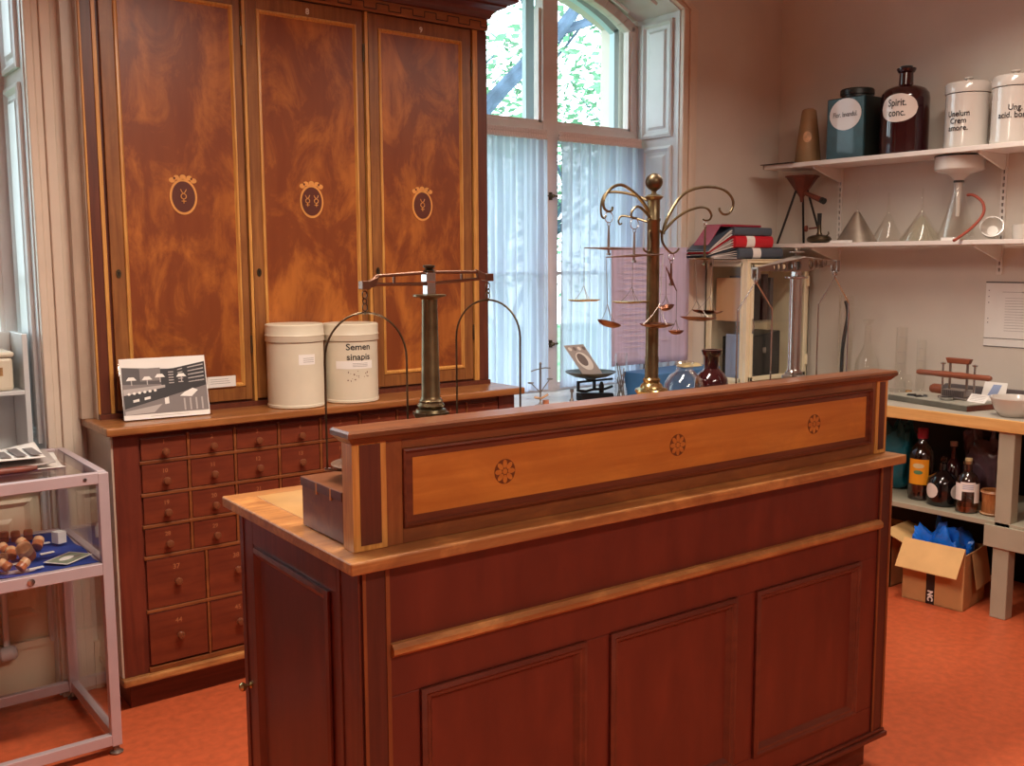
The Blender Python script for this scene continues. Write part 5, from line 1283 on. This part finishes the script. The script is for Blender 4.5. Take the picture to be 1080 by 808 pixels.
for k, (x_, y_, l_) in enumerate(((4.64, 2.50, 'dark brown bottle behind the black jug'), (4.66, 2.66, 'dark brown bottle behind the oil bottle'))):
    t = thing('dark_bottle', l_, 'bottle', (x_, y_, SHZ)); MB().lathe([(.036, 0), (.040, .004), (.040, .15), (.030, .18), (.013, .20), (.013, .25), (.016, .252), (.016, .262), (0, .264)], seg=24).build('bottle_body', 'brown_glass', t, smooth=True)
    MB().lathe([(.012, .262), (.017, .264), (.017, .285), (0, .287)], seg=16).build('cap', 'g4' if k == 0 else 'black_plastic', t, smooth=True)
# cardboard box with blue bag
A_, B_, C_, D_ = Vector((4.315, 2.548, 0)), Vector((4.335, 2.257, 0)), Vector((4.60, 2.295, 0)), Vector((4.58, 2.575, 0))
t = thing('cardboard_box', 'open brown cardboard box on the floor under the workbench', 'box', tuple(A_))
A2, B2, C2, D2 = [p-A_ for p in (A_, B_, C_, D_)]; hB = .262
mb = MB()
def wall_(mb, p, q, z0_, z1_, inn, mi=0, mi2=None):
    th = .005; d = inn*th
    mb.hexa([p+Z*z0_, q+Z*z0_, q+d+Z*z0_, p+d+Z*z0_], [p+Z*z1_, q+Z*z1_, q+d+Z*z1_, p+d+Z*z1_], mi)
wall_(mb, A2, B2, 0, hB+.03, X); wall_(mb, B2, C2, 0, hB, Y); wall_(mb, C2, D2, 0, hB, -X); wall_(mb, D2, A2, 0, hB, -Y)
mb.hexa([A2, B2, C2, D2], [p+Z*.005 for p in (A2, B2, C2, D2)])
mb.build('box_body', 'carton', t)
def flap(p, q, out, ln, drop, mat):
    th = Vector((0, 0, .004)); o1 = out*ln+Z*drop
    MB().hexa([p+o1, q+o1, q, p], [p+o1+th, q+o1+th, q+th, p+th]).build('flap', mat, t)
flap(A2+Z*(hB+.03), B2+Z*(hB+.03), Vector((-.07, .0, 0)), 1, -.125, 'carton_in')
flap(B2+Z*hB+X*.06, C2+Z*hB, Vector((0, -.03, 0)), 1, -.165, 'carton')
flap(D2+Z*hB, A2+Z*hB, Vector((-.02, .10, 0)), 1, .045, 'carton_in')
mb = MB(); m0 = A2.lerp(B2, .40); m1 = A2.lerp(B2, .54); o_ = -X*.0008
mb.hexa([m0+o_, m1+o_, m1, m0], [m0+o_+Z*.16, m1+o_+Z*.16, m1+Z*.16, m0+Z*.16]); tp = mb.build('tape_strip', 'tape', t)
dirn = (B2-A2).normalized(); mb = MB(); text_flat(mb, 'NC', .034, A2.lerp(B2, .47)+o_*1.8+Z*.04, -Z*-1*0+Vector((0, 0, -1)), dirn, .002); mb.build('tape_print', 'paper', tp)
crumple('plastic_bag', 'bright blue plastic bag stuffed in the open cardboard box', 'bag', (4.465, 2.42, .02), (.105, .115, .142), 'blue_bag', 9, 26, .30)
t = thing('cardboard_box', 'brown cardboard box partly hidden behind the counter end', 'box', (4.42, 2.665, 0))
mb = MB(); mb.box(-.02, .25, .0, .30, 0, .005)
for b in ((-.02, -.015, 0, .30, 0, .27), (.245, .25, 0, .30, 0, .27), (-.02, .25, 0, .005, 0, .27), (-.02, .25, .295, .30, 0, .27)): mb.box(*b)
mb.build('box_body', 'carton', t)
MB().hexa([(-.10, .0, .30), (-.10, .28, .30), (-.02, .30, .27), (-.02, .0, .27)], [(-.10, .0, .304), (-.10, .28, .304), (-.02, .30, .274), (-.02, .0, .274)]).build('flap', 'carton_in', t)

# ================================================================== SHOWCASE
sc = thing('glass_showcase', 'aluminium framed glass showcase standing by the left window', 'showcase', (.895, 3.27, 0))
L_ = -1.15; D_s = .56; pw = .032
mb = MB()
for a in (L_, -pw):
    for b in (0, D_s-pw): mb.box(a, a+pw, b, b+pw, .03, .942)
post = mb
for (a, b) in ((L_, 0), (-pw, 0), (L_, D_s-pw), (-pw, D_s-pw)):
    MB().box(a, a+pw, b, b+pw, .030, .942).build('post', 'alu', sc, bevel=.002)
    MB().lathe([(.020, 0), (.022, .006), (.012, .012), (.008, .030)], (a+pw/2, b+pw/2, 0), 16).build('foot', 'steel_dark', sc, smooth=True)
for nm, za, zb in (('top_rail', .908, .944), ('shelf_rail', .610, .648), ('bottom_rail', .034, .070)):
    mb = MB(); mb.box(L_+pw, -pw, 0, pw*.8, za, zb); mb.box(L_+pw, -pw, D_s-pw*.8, D_s, za, zb); mb.box(-pw*.8, 0, pw, D_s-pw, za, zb); mb.box(L_, L_+pw*.8, pw, D_s-pw, za, zb)
    mb.build(nm, 'alu', sc, bevel=.002)
mb = MB(); mb.box(L_+.02, -.02, .02, D_s-.02, .630, .642); mb.build('tray', 'alu', sc)
MB().box(L_+.01, -.012, .012, D_s-.012, .936, .941).build('top_glass', 'case_glass', sc)
MB().box(L_+.03, -.03, .010, .014, .648, .908).build('front_glass', 'case_glass', sc)
MB().box(-.014, -.010, .03, D_s-.03, .648, .908).build('side_glass', 'case_glass', sc)
MB().box(-.014, -.010, .03, D_s-.03, .07, .610).build('lower_side_glass', 'case_glass', sc)
for xx in (-.072,): MB().lathe([(.006, 0), (.006, .002)], (xx, 0, .926), 12, 0, (0, -1, 0)).build('screw', 'steel', sc, smooth=True)
MB().lathe([(.011, 0), (.011, .004), (.006, .005), (0, .005)], (-.245, 0, .630), 18, 0, (0, -1, 0)).build('lock', 'steel', sc, smooth=True)
# blue cloth
nx, ny = 60, 30; vs = []; 
for j in range(ny+1):
    for i in range(nx+1):
        u, v = i/nx, j/ny; vs.append((L_+.04+(-.035-L_-.04)*u, .028+(.50)*v, .643+.004+.003*math.sin(u*21+v*5)*math.sin(v*9+1)+(.004*math.sin(v*14+u*3) if u > .6 else .002)))
mb = MB().add(vs, [(j*(nx+1)+i, j*(nx+1)+i+1, (j+1)*(nx+1)+i+1, (j+1)*(nx+1)+i) for j in range(ny) for i in range(nx)])
o = mb.build('blue_cloth', 'blue_cloth', smooth=True, loc=(.895, 3.27, 0)); o.modifiers.new('solid', 'SOLIDIFY').thickness = .002
tag(o, 'royal blue cloth spread over the showcase shelf', 'cloth')
CZ = .653
def turned(x, y, s, tilt, az, mat, label):
    s *= .86; tilt *= .8
    t = thing('turned_wooden_box', label, 'wooden box', (x, y, CZ), 0, 'small turned wooden boxes in the showcase')
    ax = Vector((math.sin(tilt)*math.cos(az), math.sin(tilt)*math.sin(az), math.cos(tilt)))
    c0_ = Vector((0, 0, .019*s*abs(math.sin(tilt))+.001)) - ax*.018*s*math.sin(tilt)
    MB().lathe([(.012*s, 0), (.018*s, .002*s), (.019*s, .012*s), (.017*s, .022*s), (.0175*s, .024*s)], c0_, 22, 0, ax).build('cup', mat[0], t, smooth=True)
    MB().lathe([(.0185*s, .024*s), (.019*s, .030*s), (.0175*s, .042*s), (.014*s, .045*s), (0, .046*s)], c0_, 22, 0, ax).build('cap', mat[1], t, smooth=True)
b3 = ('boxwood', 'boxwood_pale'); b4 = ('boxwood_dark', 'boxwood')
for x_, y_, s_, tl_, az_, m_, l_ in ((.664, 3.72, .95, 0, 0, b4, 'dark turned box at the back left of the showcase cloth'), (.636, 3.56, 1.0, 1.2, 2.0, b3, 'turned box second from the back in the left row'),
    (.640, 3.49, 1.05, 1.3, 1.4, b3, 'pale topped turned box in the middle of the left row'), (.607, 3.44, .9, 0, 0, b3, 'turned box behind the left white label strip'),
    (.600, 3.36, 1.0, 1.3, 2.4, b3, 'lying turned box near the front left'), (.640, 3.335, 1.0, 1.2, .5, ('boxwood', 'boxwood_pale'), 'lying turned box at the front beside the white strip'),
    (.697, 3.705, .95, 0, 0, b4, 'dark turned box at the back of the right row'), (.736, 3.70, .95, 0, 0, b4, 'dark turned box at the back right of the group'),
    (.700, 3.585, 1.05, 1.2, 2.2, b3, 'orange brown turned box in the right row'), (.735, 3.56, 1.1, 1.3, 1.1, b3, 'pale turned box lying beside the white strip'),
    (.680, 3.45, 1.55, .9, -2.2, b3, 'largest round turned box in the showcase')):
    turned(x_, y_, s_, tl_, az_, m_, l_)
for x_, y_, l_ in ((.748, 3.49, 'white label strip right of the large turned box'), (.680, 3.335, 'white label strip at the front of the turned boxes'), (.640, 3.425, 'white label strip in the left row of turned boxes'), (.765, 3.62, 'white label strip at the back right of the turned boxes')):
    tag(MB().box(-.022, .022, -.006, .006, 0, .003).build('label_strip', 'paper', loc=(x_, y_, CZ-.001), rotz=.15), l_, 'label strip', 'label strips on the showcase cloth')
tag(MB().box(-.016, .016, -.018, .018, 0, .040).build('white_block', 'paper', loc=(.812, 3.60, CZ), rotz=.4, bevel=.001), 'small white cardboard cube on the blue cloth', 'cube')
t = thing('photo_card', 'pale green photograph with white border lying on the blue cloth', 'photograph', (.788, 3.385, CZ), R(38))
MB().box(-.062, .062, -.045, .045, 0, .0012).build('print', 'paper', t)
mb = MB(); mb.box(-.056, .056, -.039, .039, .0012, .0016, 0); mb.prism(ellipse(-.004, .004, .030, .016, 20), (0, 0, .0016), X, Y, Z, .0004, 1); mb.prism(ellipse(.02, -.012, .024, .010, 20), (0, 0, .0016), X, Y, Z, .0003, 2)
mb.build('picture', ['photo_green', 'paper', 'g3'], t)
# newspapers on the showcase
t = thing('newspaper', 'crumpled folded newspaper lying on the glass top of the showcase', 'newspaper', (.55, 3.56, .944))
for q in range(3):
    nx, ny = 16, 12; vs = []; rnd = random.Random(q+4)
    for j in range(ny+1):
        for i in range(nx+1):
            u, v = i/nx, j/ny; vs.append((-.26+.52*u-.03*q+(.02*v), -.12+.25*v, .010+.010*q+.010*math.sin(u*5+q)*math.sin(v*4+q*2)+.012*u*u*(q-.7)))
    o = MB().add(vs, [(j*(nx+1)+i, j*(nx+1)+i+1, (j+1)*(nx+1)+i+1, (j+1)*(nx+1)+i) for j in range(ny) for i in range(nx)]).build('sheet', ['paper', 'g4', 'paper'][q], t, smooth=True); o.modifiers.new('solid', 'SOLIDIFY').thickness = .003
mb = MB(); rnd = random.Random(8)
for k in range(10): x0_ = -.24+.045*k; mb.box(x0_, x0_+.03, -.10, .10*rnd.random(), .046, .0468)
mb.build('print_block', 'g3', t)
tag(MB().tube([(-.22, 0, .012), (.0, 0, .012), (.13, .004, .010), (.16, .006, .010)], [.010, .012, .011, .006], 10).build('wooden_rod', 'boxwood_dark', smooth=True, loc=(.56, 3.42, .944)), 'brown wooden rod in front of the newspaper on the showcase', 'rod')
# white unit on the left sill
t = thing('sill_shelf_unit', 'small white open shelf unit standing on the left windowsill', 'shelf unit', (.40, 3.90, .9005))
mb = MB(); mb.box(.395, .413, 0, .20, 0, .452); mb.box(-.40, -.382, 0, .20, 0, .452); mb.box(-.382, .395, 0, .20, .235, .250); mb.box(-.382, .395, .192, .2, 0, .452); mb.box(-.382, .395, 0, .2, 0, .012)
mb.build('carcass', 'white_paint', t, bevel=.002)
t = thing('storage_tub', 'cream lidded tub with a yellow label in the sill shelf unit', 'tub', (.68, 4.0, 1.151))
MB().box(-.12, .085, -.085, .08, 0, .12).build('tub_body', 'tin_cream', t, bevel=.012)
MB().box(-.125, .09, -.09, .084, .12, .14).build('lid', 'tin_cream', t, bevel=.008)
MB().box(-.02, .05, -.0865, -.085, .055, .085).build('tub_label', 'cork', t)
# radiator in the left niche
t = thing('radiator', 'grey panel radiator under the left window', 'radiator', (.15, 3.89, 0))
mb = MB(); mb.box(-.55, .47, -.03, .03, .17, .60)
for k in range(12): mb.box(-.54+.083*k, -.50+.083*k, -.036, -.03, .19, .58)
mb.build('panel', 'g2', t, bevel=.006)
MB().tube([(.47, 0, .22), (.53, 0, .22), (.53, 0, .62)], .012, 10).build('pipe', 'white_paint', t, smooth=True)
MB().lathe([(.016, 0), (.026, .01), (.026, .05), (.018, .06), (0, .062)], (.50, -.01, .20), 18, 0, (1, -.2, .1)).build('valve', 'white_paint', t, smooth=True)
